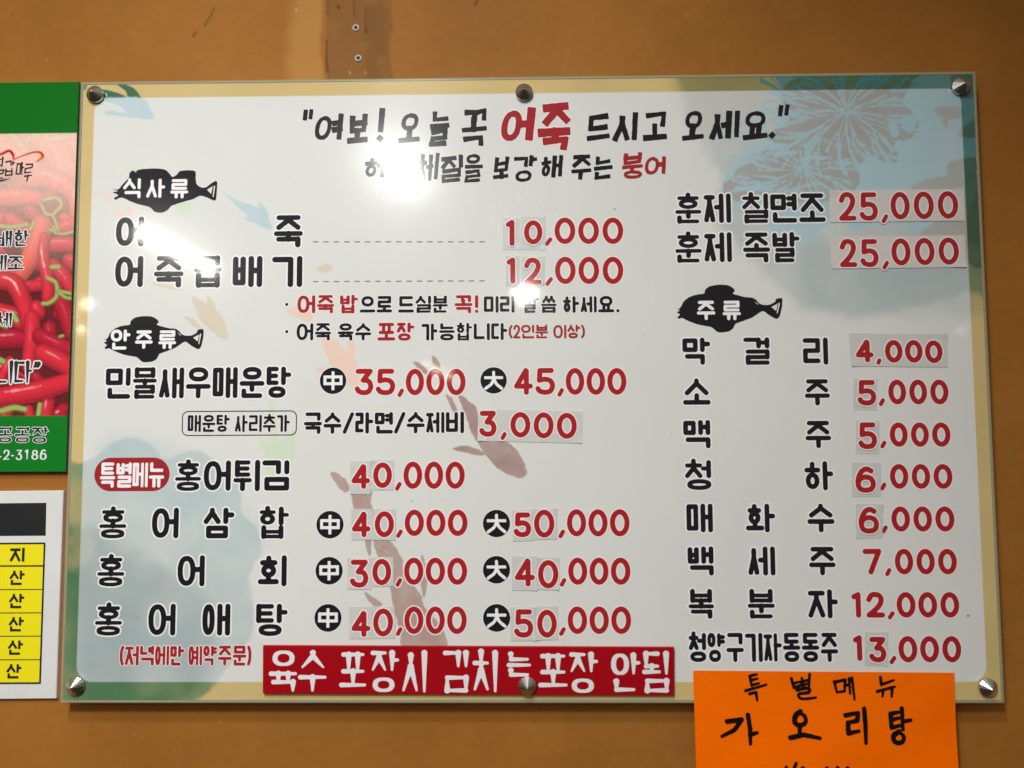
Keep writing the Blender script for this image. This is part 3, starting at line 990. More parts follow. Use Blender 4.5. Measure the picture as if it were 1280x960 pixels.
def board_art():
    hw, hh = BW / 2 - .0035, BH / 2 - .0035
    cv = Canvas(-hw, hw, hh, -hh, 0.00115, 0.0)
    r = np.random.RandomState(77)
    mott = vnoise(cv.X.shape, 60, 21, 4)[..., None]
    cv.rgb[:] = np.array(lin(210, 186, 128)) * (1 + .07 * mott)
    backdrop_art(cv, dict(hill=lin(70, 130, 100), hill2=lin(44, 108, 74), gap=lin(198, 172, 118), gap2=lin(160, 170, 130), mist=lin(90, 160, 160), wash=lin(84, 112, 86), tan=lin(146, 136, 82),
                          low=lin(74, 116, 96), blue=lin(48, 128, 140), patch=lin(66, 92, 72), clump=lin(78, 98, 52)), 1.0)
    border = cv.rgb
    cv.rgb = np.empty_like(border)
    cv.rgb[:] = np.array(lin(223, 224, 220)) * (1 + .012 * mott)
    backdrop_art(cv, dict(hill=lin(184, 198, 200), hill2=lin(152, 168, 168), gap=lin(208, 204, 194), gap2=lin(222, 224, 214), mist=lin(172, 200, 204), wash=lin(178, 190, 191), tan=lin(208, 207, 202),
                          low=lin(168, 184, 188), blue=lin(172, 206, 217), patch=lin(180, 176, 172), clump=lin(172, 165, 160)), .9)
    panel = cv.rgb
    cv.rgb = border
    # koi in the border (upper left)
    dg = lin(52, 104, 78)
    cv.poly([(124, 112), (140, 114), (152, 118), (160, 123), (120, 123)], dg, .95, .8, .6, 6)
    cv.poly([(147, 106), (158, 106), (168, 111), (174, 118), (175, 123), (161, 123), (157, 114)], dg, .95, .8, .6, 6)
    cv.poly([(100, 104), (108, 104), (108, 112), (102, 112)], dg, .7, 1.2, .6, 6)
    # pale inner panel, rounded corners
    l = (U(119, 140)[0] + U(94.7, 830)[0]) / 2; rgt = (U(1203, 160)[0] + U(1233, 830)[0]) / 2
    t = (U(160, 121)[1] + U(655, 117)[1] + U(1150, 112)[1]) / 3; b = (U(180, 851)[1] + U(1200, 854)[1]) / 2
    R = .021
    qx = np.abs(cv.X - (l + rgt) / 2) - (rgt - l) / 2 + R; qz = np.abs(cv.Z - (t + b) / 2) - (t - b) / 2 + R
    D = np.hypot(np.maximum(qx, 0), np.maximum(qz, 0)) + np.minimum(np.maximum(qx, qz), 0) - R
    a = (1 - smooth(-.0006, .0006, D))
    cv.rgb = border * (1 - a[..., None]) + panel * a[..., None]
    # fish and weeds printed on the panel
    fish = lambda pts, c, al=.95, f=.8, wb=.9: cv.poly(pts, lin(*c), al, f, wb * 1.6, 5, .16, 14, True)
    br = (168, 137, 131)
    for p in ([(515, 453), (523, 453), (535, 463), (533, 468), (524, 462)], [(540, 447), (546, 448), (554, 466), (556, 472), (547, 466)], [(557, 494), (565, 498), (571, 510), (574, 519), (566, 514)],
              [(572, 493), (585, 500), (596, 512), (600, 530), (606, 551), (630, 552), (645, 562), (655, 578), (658, 590), (654, 597), (643, 596), (625, 588), (610, 572), (598, 556), (588, 538), (582, 520), (578, 508)],
              [(565, 561), (580, 557), (595, 561), (607, 568), (598, 569), (580, 566)]):
        fish(p, br)
    br2 = (178, 150, 140)
    for p in ([(413, 590), (425, 594), (434, 601), (437, 612), (431, 616), (421, 606)], [(440, 612), (464, 614), (463, 627), (465, 640), (444, 642), (441, 628)],
              [(466, 662), (486, 675), (497, 688), (503, 700), (504, 712), (512, 728), (525, 742), (530, 757), (540, 770), (552, 785), (558, 815), (507, 815), (500, 790), (495, 770), (490, 750), (488, 735), (480, 712), (470, 690)],
              [(455, 740), (466, 746), (479, 756), (466, 757)], [(527, 694), (532, 703), (534, 725), (530, 748), (526, 725)], [(456, 670), (464, 675), (463, 696), (459, 690)]):
        fish(p, br2)
    for k in range(26):                           # brushed streaks left white in the two brown fish
        x, y = ((r.uniform(578, 655), 0) if k % 2 else (r.uniform(470, 556), 0))
        y = (512 + (x - 590) * 1.25 + r.uniform(-22, 22)) if k % 2 else (690 + (x - 480) * 1.5 + r.uniform(-26, 26))
        cv.stroke([(x, y), (x + r.uniform(2, 5), y + r.uniform(3, 8))], lin(214, 204, 198), r.uniform(.4, 1.0), r.uniform(.3, .7), .7, ([0, 1], [1, .2]))
    pe = (240, 204, 184)
    for p in ([(402, 424), (418, 424), (434, 440), (447, 455), (450, 472), (446, 488), (428, 476), (410, 450)], [(436, 424), (443, 425), (444, 438), (440, 449), (434, 440)], [(394, 461), (403, 458), (411, 462), (398, 465)],
              [(358, 389), (378, 384), (390, 393), (386, 402), (370, 397)]):
        fish(p, pe, .85, 1.2, 1.2)
    ta = (216, 202, 176)
    for p in ([(241, 371), (262, 382), (276, 394), (283, 408), (285, 423), (277, 423), (262, 412), (247, 395)], [(259, 370), (268, 378), (270, 392), (261, 384)], [(230, 395), (245, 401), (252, 412), (240, 406)],
              [(395, 336), (407, 329), (416, 336), (405, 341)], [(190, 353), (215, 357), (226, 362), (205, 361)]):
        fish(p, ta, .85, 1.0, 1.0)
    bu = (182, 208, 216)
    for p in ([(279, 240), (298, 252), (325, 260), (337, 274), (341, 287), (326, 283), (308, 269), (296, 257)], [(322, 253), (333, 262), (334, 272), (327, 266)], [(304, 272), (312, 272), (322, 280), (312, 277)],
              [(120, 124), (174, 122), (186, 133), (193, 148), (178, 149), (163, 143), (146, 131)], [(126, 142), (145, 139), (172, 147), (150, 145)]):
        fish(p, bu, .85, 1.2, 1.0)
    gr = (206, 226, 192)
    for p in ([(218, 256), (236, 253), (239, 266), (230, 270)], [(146, 205), (158, 211), (178, 207), (164, 218)], [(335, 500), (343, 510), (347, 548), (362, 545), (370, 540), (367, 580), (355, 604), (335, 604), (333, 575), (322, 545), (338, 552)]):
        fish(p, gr, .75, 1.8, 1.4)
    pk = (240, 208, 202)
    for p in ([(145, 262), (158, 270), (156, 284), (148, 280)], [(160, 257), (166, 265), (160, 272)], [(123, 240), (137, 244), (137, 253), (130, 248)], [(137, 235), (140, 240), (136, 243)]):
        fish(p, pk, .75, 1.4, 1.2)
    # dust, wipe marks and fine scratches of the sheet
    for k in range(70):
        x, y = r.uniform(110, 1225), r.uniform(125, 845)
        cv.stroke([(x, y), (x + r.uniform(-1, 1.4), y + r.uniform(-.6, 1))], lin(128, 122, 114), r.uniform(.25, .6), r.uniform(.15, .45), .6)
    for k in range(40):
        x, y = r.uniform(612, 716), r.uniform(236, 312)
        cv.stroke([(x, y), (x + r.uniform(-2, 3), y + r.uniform(4, 16))], lin(244, 245, 243), r.uniform(.3, .7), r.uniform(.2, .6), .6)
    for k in range(22):
        x, y = r.uniform(130, 1200), r.uniform(140, 820)
        cv.stroke([(x, y), (x + r.uniform(-5, 5), y + r.uniform(14, 46))], lin(240, 240, 238), r.uniform(.3, .6), r.uniform(.12, .35), .7)
    # specks
    for (x, y, s) in ((768, 261, .8), (1210, 769, 1.0), (515, 626, .7), (170, 772, .6), (1209, 770, .8), (247, 351, .7)):
        cv.stroke([(x, y), (x + 1.2, y + .6)], lin(120, 115, 110), s, .8, .5)
    return cv.mesh()


pm = link('printed_panel', board_art(), M_art, board)
# acrylic sheet round and behind the print: back slab, and a clear rim that stands a touch proud
V, Fc = slab(-BW / 2, BW / 2, -BH / 2, BH / 2, 0.0006, 0.0085, 0.0008)
link('backing_sheet', mesh_from(V, Fc), M_edgeback, board)


def rim(x, z, wd, yf, yb):
    V, Fc = [], []
    for (a, y) in ((0, yb), (0, yf + .0010), (.0010, yf), (wd, yf), (wd, yb)):
        V += [(-x + a, y, -z + a), (x - a, y, -z + a), (x - a, y, z - a), (-x + a, y, z - a)]
    for j in range(4):
        for k in range(4):
            n = (k + 1) % 4
            Fc.append((j * 4 + k, j * 4 + n, (j + 1) * 4 + n, (j + 1) * 4 + k))
    return [(a, y, c + ZB) for a, y, c in V], Fc


V, Fc = rim(BW / 2 + .0004, BH / 2 + .0004, .0034, -.0014, .0040)
link('clear_rim', mesh_from(V, Fc), M_edge, board)


def cap(px, py, y0, rad=.0116):
    x, z = U(px, py, y0 - .004)
    V, Fc = [], []
    n = 14
    prof = [(.0001, -.0128), (.0010, -.0124), (.0104, -.0044), (.0116, -.0034), (.0116, -.0006), (.0100, .0)]
    k_ = rad / .0116
    for r_, y in prof:
        for k in range(n):
            a = 2 * math.pi * k / n
            V.append((x + r_ * k_ * math.cos(a), y0 + y, ZB + z + r_ * k_ * math.sin(a)))
    for j in range(len(prof) - 1):
        for k in range(n):
            Fc.append((j * n + k, (j + 1) * n + k, (j + 1) * n + (k + 1) % n, j * n + (k + 1) % n)[::-1])
    me = mesh_from(V, Fc)
    c = link('standoff_cap', me, M_steel, board)
    n = 16
    V, Fc = [], []
    for y in (WALL_Y, y0 + .0003):
        for k in range(n):
            a = 2 * math.pi * k / n
            V.append((x + .006 * math.cos(a), y, ZB + z + .006 * math.sin(a)))
    for k in range(n):
        Fc.append((k, (k + 1) % n, n + (k + 1) % n, n + k))
    link('standoff_post', mesh_from(V, Fc, smooth=True), M_steeld, c)


for (px, py, y0) in ((118, 117, -.0016), (655, 114.5, -.0016), (1202, 107, -.0016), (93, 858, -.0016), (659, 858, -.0066), (1236, 860, -.0016)):
    cap(px, py, y0)

YT, YH = -0.00018, -0.00010       # planes of the printed letters and of their white outline


def boxm(x0, y0, x1, y1, y=0.0):
    return Ub(x0, y0, x1, y1, y)


def chars(name, spec, wpx, mats, style='round', halo=1.3, parent=None, y=YT, rough=0, step=.0005, plane=0.0):
    """spec: list of (text, x0, y0, x1, y1) in photo pixels"""
    ink = Ink()
    for s, x0, y0, x1, y1 in spec:
        bx = boxm(x0, y0, x1, y1, plane)
        if len(s) == 1:
            ink.char(s, bx, wpx * PXM, style)
        else:
            ink.line(s, bx, wpx * PXM, style)
    return lettering(name, ink, mats, parent or board, y, halo * PXM, step, rough)


BK, RD = [M_black, M_white], [M_dred, M_pink]

# headline in brush letters
K = dict(style='brush', rough=.00022, halo=0, step=.00045)
chars('headline_text', [('"', 378, 137, 392, 150), ('여', 394, 144, 428, 176), ('보', 436, 143, 461, 178), ('!', 471.5, 136, 481, 177), ('오', 499, 141, 526, 178), ('늘', 536, 138, 561, 183), ('꼭', 577, 137, 609, 184),
                        ('드', 733, 143, 762, 175), ('시', 767, 142, 797, 176), ('고', 805, 141, 834, 175), ('오', 853, 139, 881, 175), ('세', 888, 140, 923, 174), ('요', 929, 139, 960, 174), ('.', 961, 158, 970, 172), ('"', 972, 131, 987, 145)], 5.9, [M_black], **K)
o = chars('headline_emphasis', [('어', 627, 137, 667, 178), ('죽', 674, 130, 714, 189)], 8.6, [M_dred, M_pink], style='brush', rough=.00025, halo=1.2, step=.00045)
o['label'] = 'larger red brush word in the headline'
chars('slogan_text', [('허', 456, 196, 480, 222), ('약', 484, 194, 515, 226), ('체', 523, 193, 548, 226), ('질', 551, 195, 577, 228), ('을', 580, 193, 603, 228), ('보', 617, 196, 637, 224), ('강', 641, 195, 670, 227), ('해', 676, 195, 702, 222),
                      ('주', 714, 194, 739, 225), ('는', 742, 194, 765, 224)], 4.5, [M_black], **K)
o = chars('slogan_emphasis', [('붕', 777, 191, 804, 224), ('어', 806, 196, 832, 219)], 4.7, [M_dred], **K)
o['label'] = 'red last word of the slogan'


# fish shaped headings
def fish_heading(pts, slits, text):
    loops = [np.array([U(*p) for p in catmull(pts, 3, True)[:-1]])]
    for s in slits:
        loops.append(np.array([U(*p) for p in s]))
    # wobble the outline like a block print
    r = np.random.RandomState(3)
    loops[0] = loops[0] + r.uniform(-.00025, .00025, loops[0].shape)
    f = link('fish_heading', flat([(loops, YT, 0)]), [M_black], board)
    chars('heading_text', text, 3.9, [M_white], halo=0, parent=f, y=YT - .00008, step=.00045)
    return f


def tr(pts, ox, oy, s):
    return [(p[0] / s + ox, p[1] / s + oy) for p in pts]


fA = [(178, 303), (192, 309), (203, 296), (212, 278), (236, 257), (270, 246), (301, 240), (305, 226), (322, 210), (350, 203), (395, 203), (420, 212), (433, 228), (426, 241), (470, 255), (515, 262), (540, 285), (575, 292), (606, 278), (612, 265), (637, 262), (636, 300),
      (628, 338), (612, 352), (575, 332), (552, 318), (510, 345), (470, 362), (437, 374), (425, 395), (400, 410), (365, 412), (345, 400), (330, 388), (270, 376), (225, 358), (206, 348), (190, 352), (187, 344), (197, 334), (183, 323), (195, 316)]
slA = [[(590, 300), (618, 285), (612, 318)], [(622, 280), (628, 284), (618, 330), (614, 328)], [(515, 274), (536, 288), (532, 290)]]
fish_heading(tr(fA, 80, 340, 3.657), [tr(s, 80, 340, 3.657) for s in slA], [('안', 138.5, 412, 163, 437), ('주', 169, 413, 191, 436), ('류', 198, 413, 220.5, 436)])
mA = tr(fA, 80, 340, 3.657)
fish_heading([(844.5 + (x - 128.7) * 1.06, 356 + (y - 395.3) * 1.035) for x, y in mA], [[(844.5 + (x - 128.7) * 1.06, 356 + (y - 395.3) * 1.035) for x, y in tr(s, 80, 340, 3.657)] for s in slA],
             [('주', 871, 376, 894, 400), ('류', 903, 376, 926, 400)])
fS = [(417, 703), (440, 705), (460, 682), (480, 662), (482, 645), (495, 635), (506, 641), (515, 632), (570, 627), (610, 630), (630, 645), (642, 658), (658, 650), (672, 636), (720, 635), (728, 645), (728, 665), (735, 690), (760, 699), (780, 688),
      (790, 680), (808, 677), (805, 735), (798, 746), (770, 735), (745, 728), (720, 740), (680, 752), (640, 765), (625, 780), (600, 792), (575, 787), (555, 770), (500, 755), (455, 735), (430, 743), (426, 736), (440, 726), (420, 715), (440, 712)]
slS = [[(770, 706), (792, 692), (786, 722)], [(796, 690), (801, 692), (795, 734), (791, 732)]]
fish_heading(tr(fS, 0, 0, 2.977), [tr(s, 0, 0, 2.977) for s in slS], [('식', 154, 223, 176, 248), ('사', 183, 223.5, 206.5, 247.5), ('류', 213, 224, 235.5, 248)])

# meals
T = lambda spec, wpx, mats=BK, halo=1.75: chars('item_name', spec, wpx, mats, halo=halo)
T([('어', 145, 271, 180, 308), ('죽', 342, 269, 379, 309)], 7.0)
T([('어', 144, 320, 179, 359), ('죽', 192, 320, 230, 359), ('곱', 242, 320, 278, 359), ('배', 291, 320, 328, 359), ('기', 340, 320, 378, 359)], 7.0)
NT = dict(halo=.9)
chars('note_text', [('·', 355, 377, 362, 384), ('으로', 449, 370, 491, 391), ('드실분', 497, 370, 561, 391), ('미리', 604, 370, 644, 391), ('말씀', 653, 370, 697, 391), ('하세요.', 703, 370, 776, 391)], 3.9, BK, **NT)
o = chars('note_emphasis', [('어죽', 371, 369, 419, 391.5), ('밥', 425, 369, 448, 391.5), ('꼭!', 567, 369, 600, 391.5)], 4.1, RD, **NT); o['label'] = 'red words of the upper note line'
chars('note_text', [('·', 355, 411, 362, 418), ('어죽', 370, 404, 415, 425.5), ('육수', 421, 404, 465, 425.5), ('가능합니다', 526, 404, 635, 425.5)], 3.9, BK, **NT)
o = chars('note_emphasis', [('포장', 471, 403.5, 519, 426)], 4.1, RD, **NT); o['label'] = 'red word of the lower note line'
o = chars('note_remark', [('(2인분', 635, 406, 686, 423), ('이상)', 691, 406, 732, 423)], 2.7, [M_dred], halo=0); o['label'] = 'small red remark in brackets'

# stews
T([('민물새우매운탕', 131, 459, 365.5, 498)], 6.0)
T([('국수/라면/수제비', 379, 515, 581, 542)], 4.6, halo=1.1)


def pill(x0, y0, x1, y1, name, m, ring=None, text=None, tw=3, tm=None, thalo=0):
    l, r, t, b = boxm(x0, y0, x1, y1)
    ink = Ink()
    R = (t - b) / 2
    if ring is None:
        ink.stroke([(l + R, (t + b) / 2), (r - R, (t + b) / 2)], R)
        F, a, c = ink.field(.0006, .0004)
        me = flat([(contours(F, 0.0, a, c, .0006), YH + .00005, 0)])
    else:
        k = .0075
        P = []
        for cx, cz, a0 in ((r - k, t - k, 0), (l + k, t - k, 90), (l + k, b + k, 180), (r - k, b + k, 270)):
            for q in range(9):
                a = math.radians(a0 + q * 11.25)
                P.append((cx + k * math.cos(a), cz + k * math.sin(a)))
        P.append(P[0])
        ink.stroke(P, ring * PXM / 2)
        F, a, c = ink.field(.0004, .0004)
        me = flat([(contours(F, 0.0, a, c, .0004), YT, 0)])
    o = link(name, me, [m], board)
    chars(name.split('_')[0] + '_text', text, tw, tm, halo=thalo, parent=o, y=YT - .00008, step=.0004)
    return o


pill(228, 514, 370.5, 544, 'box_outline', M_black, 1.2, [('매운탕', 234, 518.5, 288, 540), ('사리추가', 293, 518.5, 363, 540)], 3.2, BK, .6)
pill(118, 572, 212, 614, 'badge_oval', M_dred, None, [('특별메뉴', 124.5, 578, 206, 609.5)], 3.9, [M_white], 0)
T([('홍어튀김', 217, 575.5, 363, 613.5)], 6.4)
T([('홍', 123.5, 634.5, 159, 673), ('어', 190, 634.5, 223.5, 673), ('삼', 254.5, 634.5, 293, 673), ('합', 323.5, 634, 362, 673)], 6.4)
T([('홍', 121, 694, 156.5, 733), ('어', 222, 694, 256, 733), ('회', 322.5, 694, 358.5, 733)], 6.4)
T([('홍', 118, 754.5, 153.5, 794.5), ('어', 185.5, 754.5, 219.5, 794.5), ('애', 253, 754.5, 288, 794.5), ('탕', 320, 755, 360, 795)], 6.4)
o = chars('note_remark', [('(저녁에만', 149, 807, 231, 832), ('예약주문)', 235, 807, 315, 832)], 3.6, RD, halo=.9); o['label'] = 'dark red evening note in brackets under the last dish'


def size_mark(px, py, rpx, ch):
    l, r, t, b = boxm(px - rpx, py - rpx, px + rpx, py + rpx)
    ink = Ink(); c = ((l + r) / 2, (t + b) / 2)
    ink.stroke([c, (c[0] + 1e-5, c[1])], (r - l) / 2)
    F, a, d = ink.field(.0006, .0015)
    o = link('size_mark', flat([(contours(F.copy(), 0.0, a, d, .0006), YH, 0), (contours(F.copy(), .0009, a, d, .0006), YH + .00005, 1)]), BK, board)
    k = rpx * .72
    chars('size_character', [(ch, px - k, py - k, px + k, py + k)], 3.5, [M_white], 'gothic', 0, o, YT - .00008, 0, .0004)
    o['label'] = ('black disc with white character 中' if ch == '中' else 'black disc with white character 大')


for (x, y, r_, c) in ((416.3, 476, 16.5, '中'), (617, 475.5, 16.5, '大'), (412.5, 655.8, 17, '中'), (620.6, 654.4, 17, '大'), (411.4, 713.4, 17, '中'), (620.6, 712.2, 17, '大'), (410, 772.4, 17, '中'), (620.8, 772.4, 17, '大')):
    size_mark(x, y, r_, c)


def dotted(x0, x1, y0, y1):
    V, Fc = [], []
    n = int((x1 - x0) / 13)
    for k in range(n):
        a = x0 + k * 13
        ym = y0 + (y1 - y0) * k / n
        p = [U(a, ym + .7), U(a + 7, ym + .7), U(a + 7, ym - .7), U(a, ym - .7)]
        i = len(V)
        V += [(q[0], YH, q[1] + ZB) for q in p]
        Fc.append((i, i + 1, i + 2, i + 3))
    link('dotted_line', mesh_from(V, Fc), M_grey, board)


dotted(391, 621, 302.3, 302.3)
dotted(391, 621, 352, 351)

D5 = [(0, .17), (.19, .365), (.385, .445), (.46, .625), (.645, .81), (.83, 1)]
D4 = [(0, .2), (.235, .305), (.34, .535), (.57, .765), (.80, 1)]


D51 = [(0, .105), (.135, .31), (.335, .405), (.42, .595), (.62, .795), (.825, 1)]


def price(text, x0, y0, x1, y1, skip=0, wpx=6.2, slope=0.0):
    """the printed digits of a price; the first «skip» digits sit on stickers"""
    fr = (D51 if text[0] == '1' else D5) if len(text) == 6 else D4
    sp = []
    W = x1 - x0
    for i, c in enumerate(text):
        if i < skip: continue
        a, b = fr[i]
        if c == ',':
            sp.append((c, x0 + a * W - .5, y1 - (y1 - y0) * .25, x0 + b * W + .5, y1 + (y1 - y0) * .07))
        elif c == '1':
            sp.append((c, x0 + (a + .0) * W, y0, x0 + b * W, y1))
        else:
            sp.append((c, x0 + a * W, y0, x0 + b * W, y1))
    chars('price_text', sp, wpx, [M_red, M_pink], halo=1.5)


price('10,000', 631, 272, 779, 305, 2)
price('12,000', 632, 321, 779, 355, 2)
price('35,000', 443.5, 461, 582, 494)
price('45,000', 642.5, 460, 783, 493.5)
price('40,000', 439, 577, 581, 611, 2)
price('40,000', 439, 637, 584.5, 670, 2)
price('50,000', 642, 636.5, 787, 670.5, 2)
price('30,000', 438, 697, 584, 731, 2)
price('40,000', 644, 697, 788, 731, 2)
price('40,000', 439, 758, 583.5, 792.5, 2)
price('50,000', 642, 758, 789, 792.5, 2)
# drinks
T([('훈제', 842, 242, 915, 279), ('칠면조', 926, 242, 1033, 278.5)], 6.0, halo=1.8)
T([('훈제', 842, 290.5, 916, 328), ('족발', 927, 290.5, 1001.5, 328)], 6.0, halo=1.8)
for spec in ([('막', 853, 422, 888, 456), ('걸', 929, 422, 962, 456), ('리', 1003.5, 422, 1035, 456)],
             [('소', 853.5, 473, 888, 506.5), ('주', 1005.5, 474, 1037.5, 506.5)],
             [('맥', 854, 525, 888, 560.5), ('주', 1006.5, 526, 1039, 560)],
             [('청', 856, 575.5, 889, 612.5), ('하', 1005.5, 576.5, 1041.5, 613)],
             [('매', 858, 629.5, 891, 665.5), ('화', 932, 629.5, 969, 665.5), ('수', 1009, 629.5, 1043, 665.5)],
             [('백', 859.5, 683, 892, 719.5), ('세', 935, 683, 969, 719.5), ('주', 1011, 683.5, 1044.5, 719)],
             [('복', 860, 736.5, 893, 773), ('분', 934, 736.5, 969, 773), ('자', 1010, 736.5, 1047.5, 773)]):
    T(spec, 5.9)
T([('청양구기자동동주', 860, 791, 1048.5, 827.5)], 5.0)
price('5,000', 1071.5, 474.5, 1185.5, 505.5, 1)
price('5,000', 1073, 528, 1188, 558.5, 1)
price('6,000', 1072, 580, 1190.5, 611, 1)
price('6,000', 1073.5, 633, 1193, 664.5, 1)
price('7,000', 1078.5, 686, 1196, 718)
price('12,000', 1064, 740, 1199, 772)
price('13,000', 1066, 795, 1201.5, 828, 2)
chars('price_text', [('1', 1066, 794, 1079.5, 826)], 6.2, [M_red, M_pink], halo=1.25)


# ------------------------------------------------------------------ price stickers stuck on the board
def sticker(corners, digits, label, film, rough_seed, mats=None):
    """corners TL TR BR BL in photo pixels; digits: list for chars()"""
    P = [U(*c, -.0006) for c in corners]
    n = 9
    r = np.random.RandomState(rough_seed)
    lift = r.uniform(0, .0020, 4) * (r.rand(4) < .3)
    V, Fc = [], []
    for j in range(n):
        for i in range(n):
            u, v = i / (n - 1), j / (n - 1)
            x = (P[0][0] * (1 - u) + P[1][0] * u) * (1 - v) + (P[3][0] * (1 - u) + P[2][0] * u) * v
            z = (P[0][1] * (1 - u) + P[1][1] * u) * (1 - v) + (P[3][1] * (1 - u) + P[2][1] * u) * v
            q = [max(0, 1 - 3.2 * math.hypot((u - a) * max(1, (P[1][0] - P[0][0]) / .04), v - b)) for a, b in ((0, 0), (1, 0), (1, 1), (0, 1))]
            y = -.0008 - sum(l_ * k_ ** 2 for l_, k_ in zip(lift, q)) - .00012 * r.rand()
            V.append((x, y, z + ZB))
    for j in range(n - 1):
        for i in range(n - 1):
            a = j * n + i
            Fc.append((a, a + n, a + n + 1, a + 1))
    m = len(V)                                   # turned edge down to the board: the film has a thickness
    ring = [i for i in range(n)] + [j * n + n - 1 for j in range(1, n)] + [n * n - 1 - i for i in range(1, n)] + [(n - 1 - j) * n for j in range(1, n - 1)]
    V += [(V[k][0], V[k][1] + .0003, V[k][2]) for k in ring]
    for k in range(len(ring)):
        q = (k + 1) % len(ring)
        Fc.append((ring[k], ring[q], m + q, m + k))
    o = link('price_sticker', mesh_from(V, Fc, smooth=False), film)
    c = np.mean(np.array(P), 0)
    origin_to(o, (c[0], -.0005, c[1] + ZB))
    d = chars('digit_print', digits, 6.2, mats or [M_red, M_pink], halo=1.5, parent=o, y=-.0012, plane=-.0008)
    tag(o, label, 'sticker', 'price stickers on the menu board')
    return o


def box4(x0, y0, x1, y1, tilt=0.0):
    return [(x0, y0), (x1, y0 + tilt), (x1 - tilt, y1 + tilt), (x0 - tilt, y1)]


sticker([(1036.5, 238), (1205, 236), (1206, 276), (1037.5, 278)], [('2', 1048, 240.5, 1070, 276), ('5', 1074, 240.5, 1097, 276), (',', 1101, 268, 1111, 279), ('0', 1113, 240, 1137, 274.5), ('0', 1142, 239.5, 1167, 274), ('0', 1172, 239, 1197.5, 273.5)],
        'wide pale sticker with red 25,000 on the blue foliage, the upper one', M_filmc, 1)
sticker([(1038, 295.5), (1206, 294), (1207.5, 334), (1039, 336)], [('2', 1049, 299, 1071, 334), ('5', 1075, 299, 1098, 334), (',', 1102, 326, 1112, 337), ('0', 1114, 298, 1138, 332), ('0', 1143, 297.5, 1168, 331.5), ('0', 1173, 297, 1198.5, 331)],
        'wide pale sticker with red 25,000 in the row 훈제 족발, lower of the two 25,000', M_filmc, 2)
sticker([(597.5, 511.5), (728, 514), (727.5, 554), (597, 551)], [('3', 599, 513.5, 621, 546), (',', 625, 540, 634, 550), ('0', 638, 515, 663, 547), ('0', 667, 515.5, 692, 548), ('0', 696, 516, 721, 548.5)],
        'wide grey sticker with red 3,000 after the noodle line 국수/라면/수제비', M_film, 3)
sticker([(1061, 416.5), (1184, 417), (1184.5, 459), (1063.5, 457.5)], [('4', 1069.5, 424.5, 1092, 453), (',', 1095, 448, 1102, 456), ('0', 1106, 425, 1128, 453.5), ('0', 1131, 425, 1153, 453.5), ('0', 1156, 425.5, 1178, 454)],
        'wide grey sticker with red 4,000 in the row 막걸리 under 주류', M_film, 4)
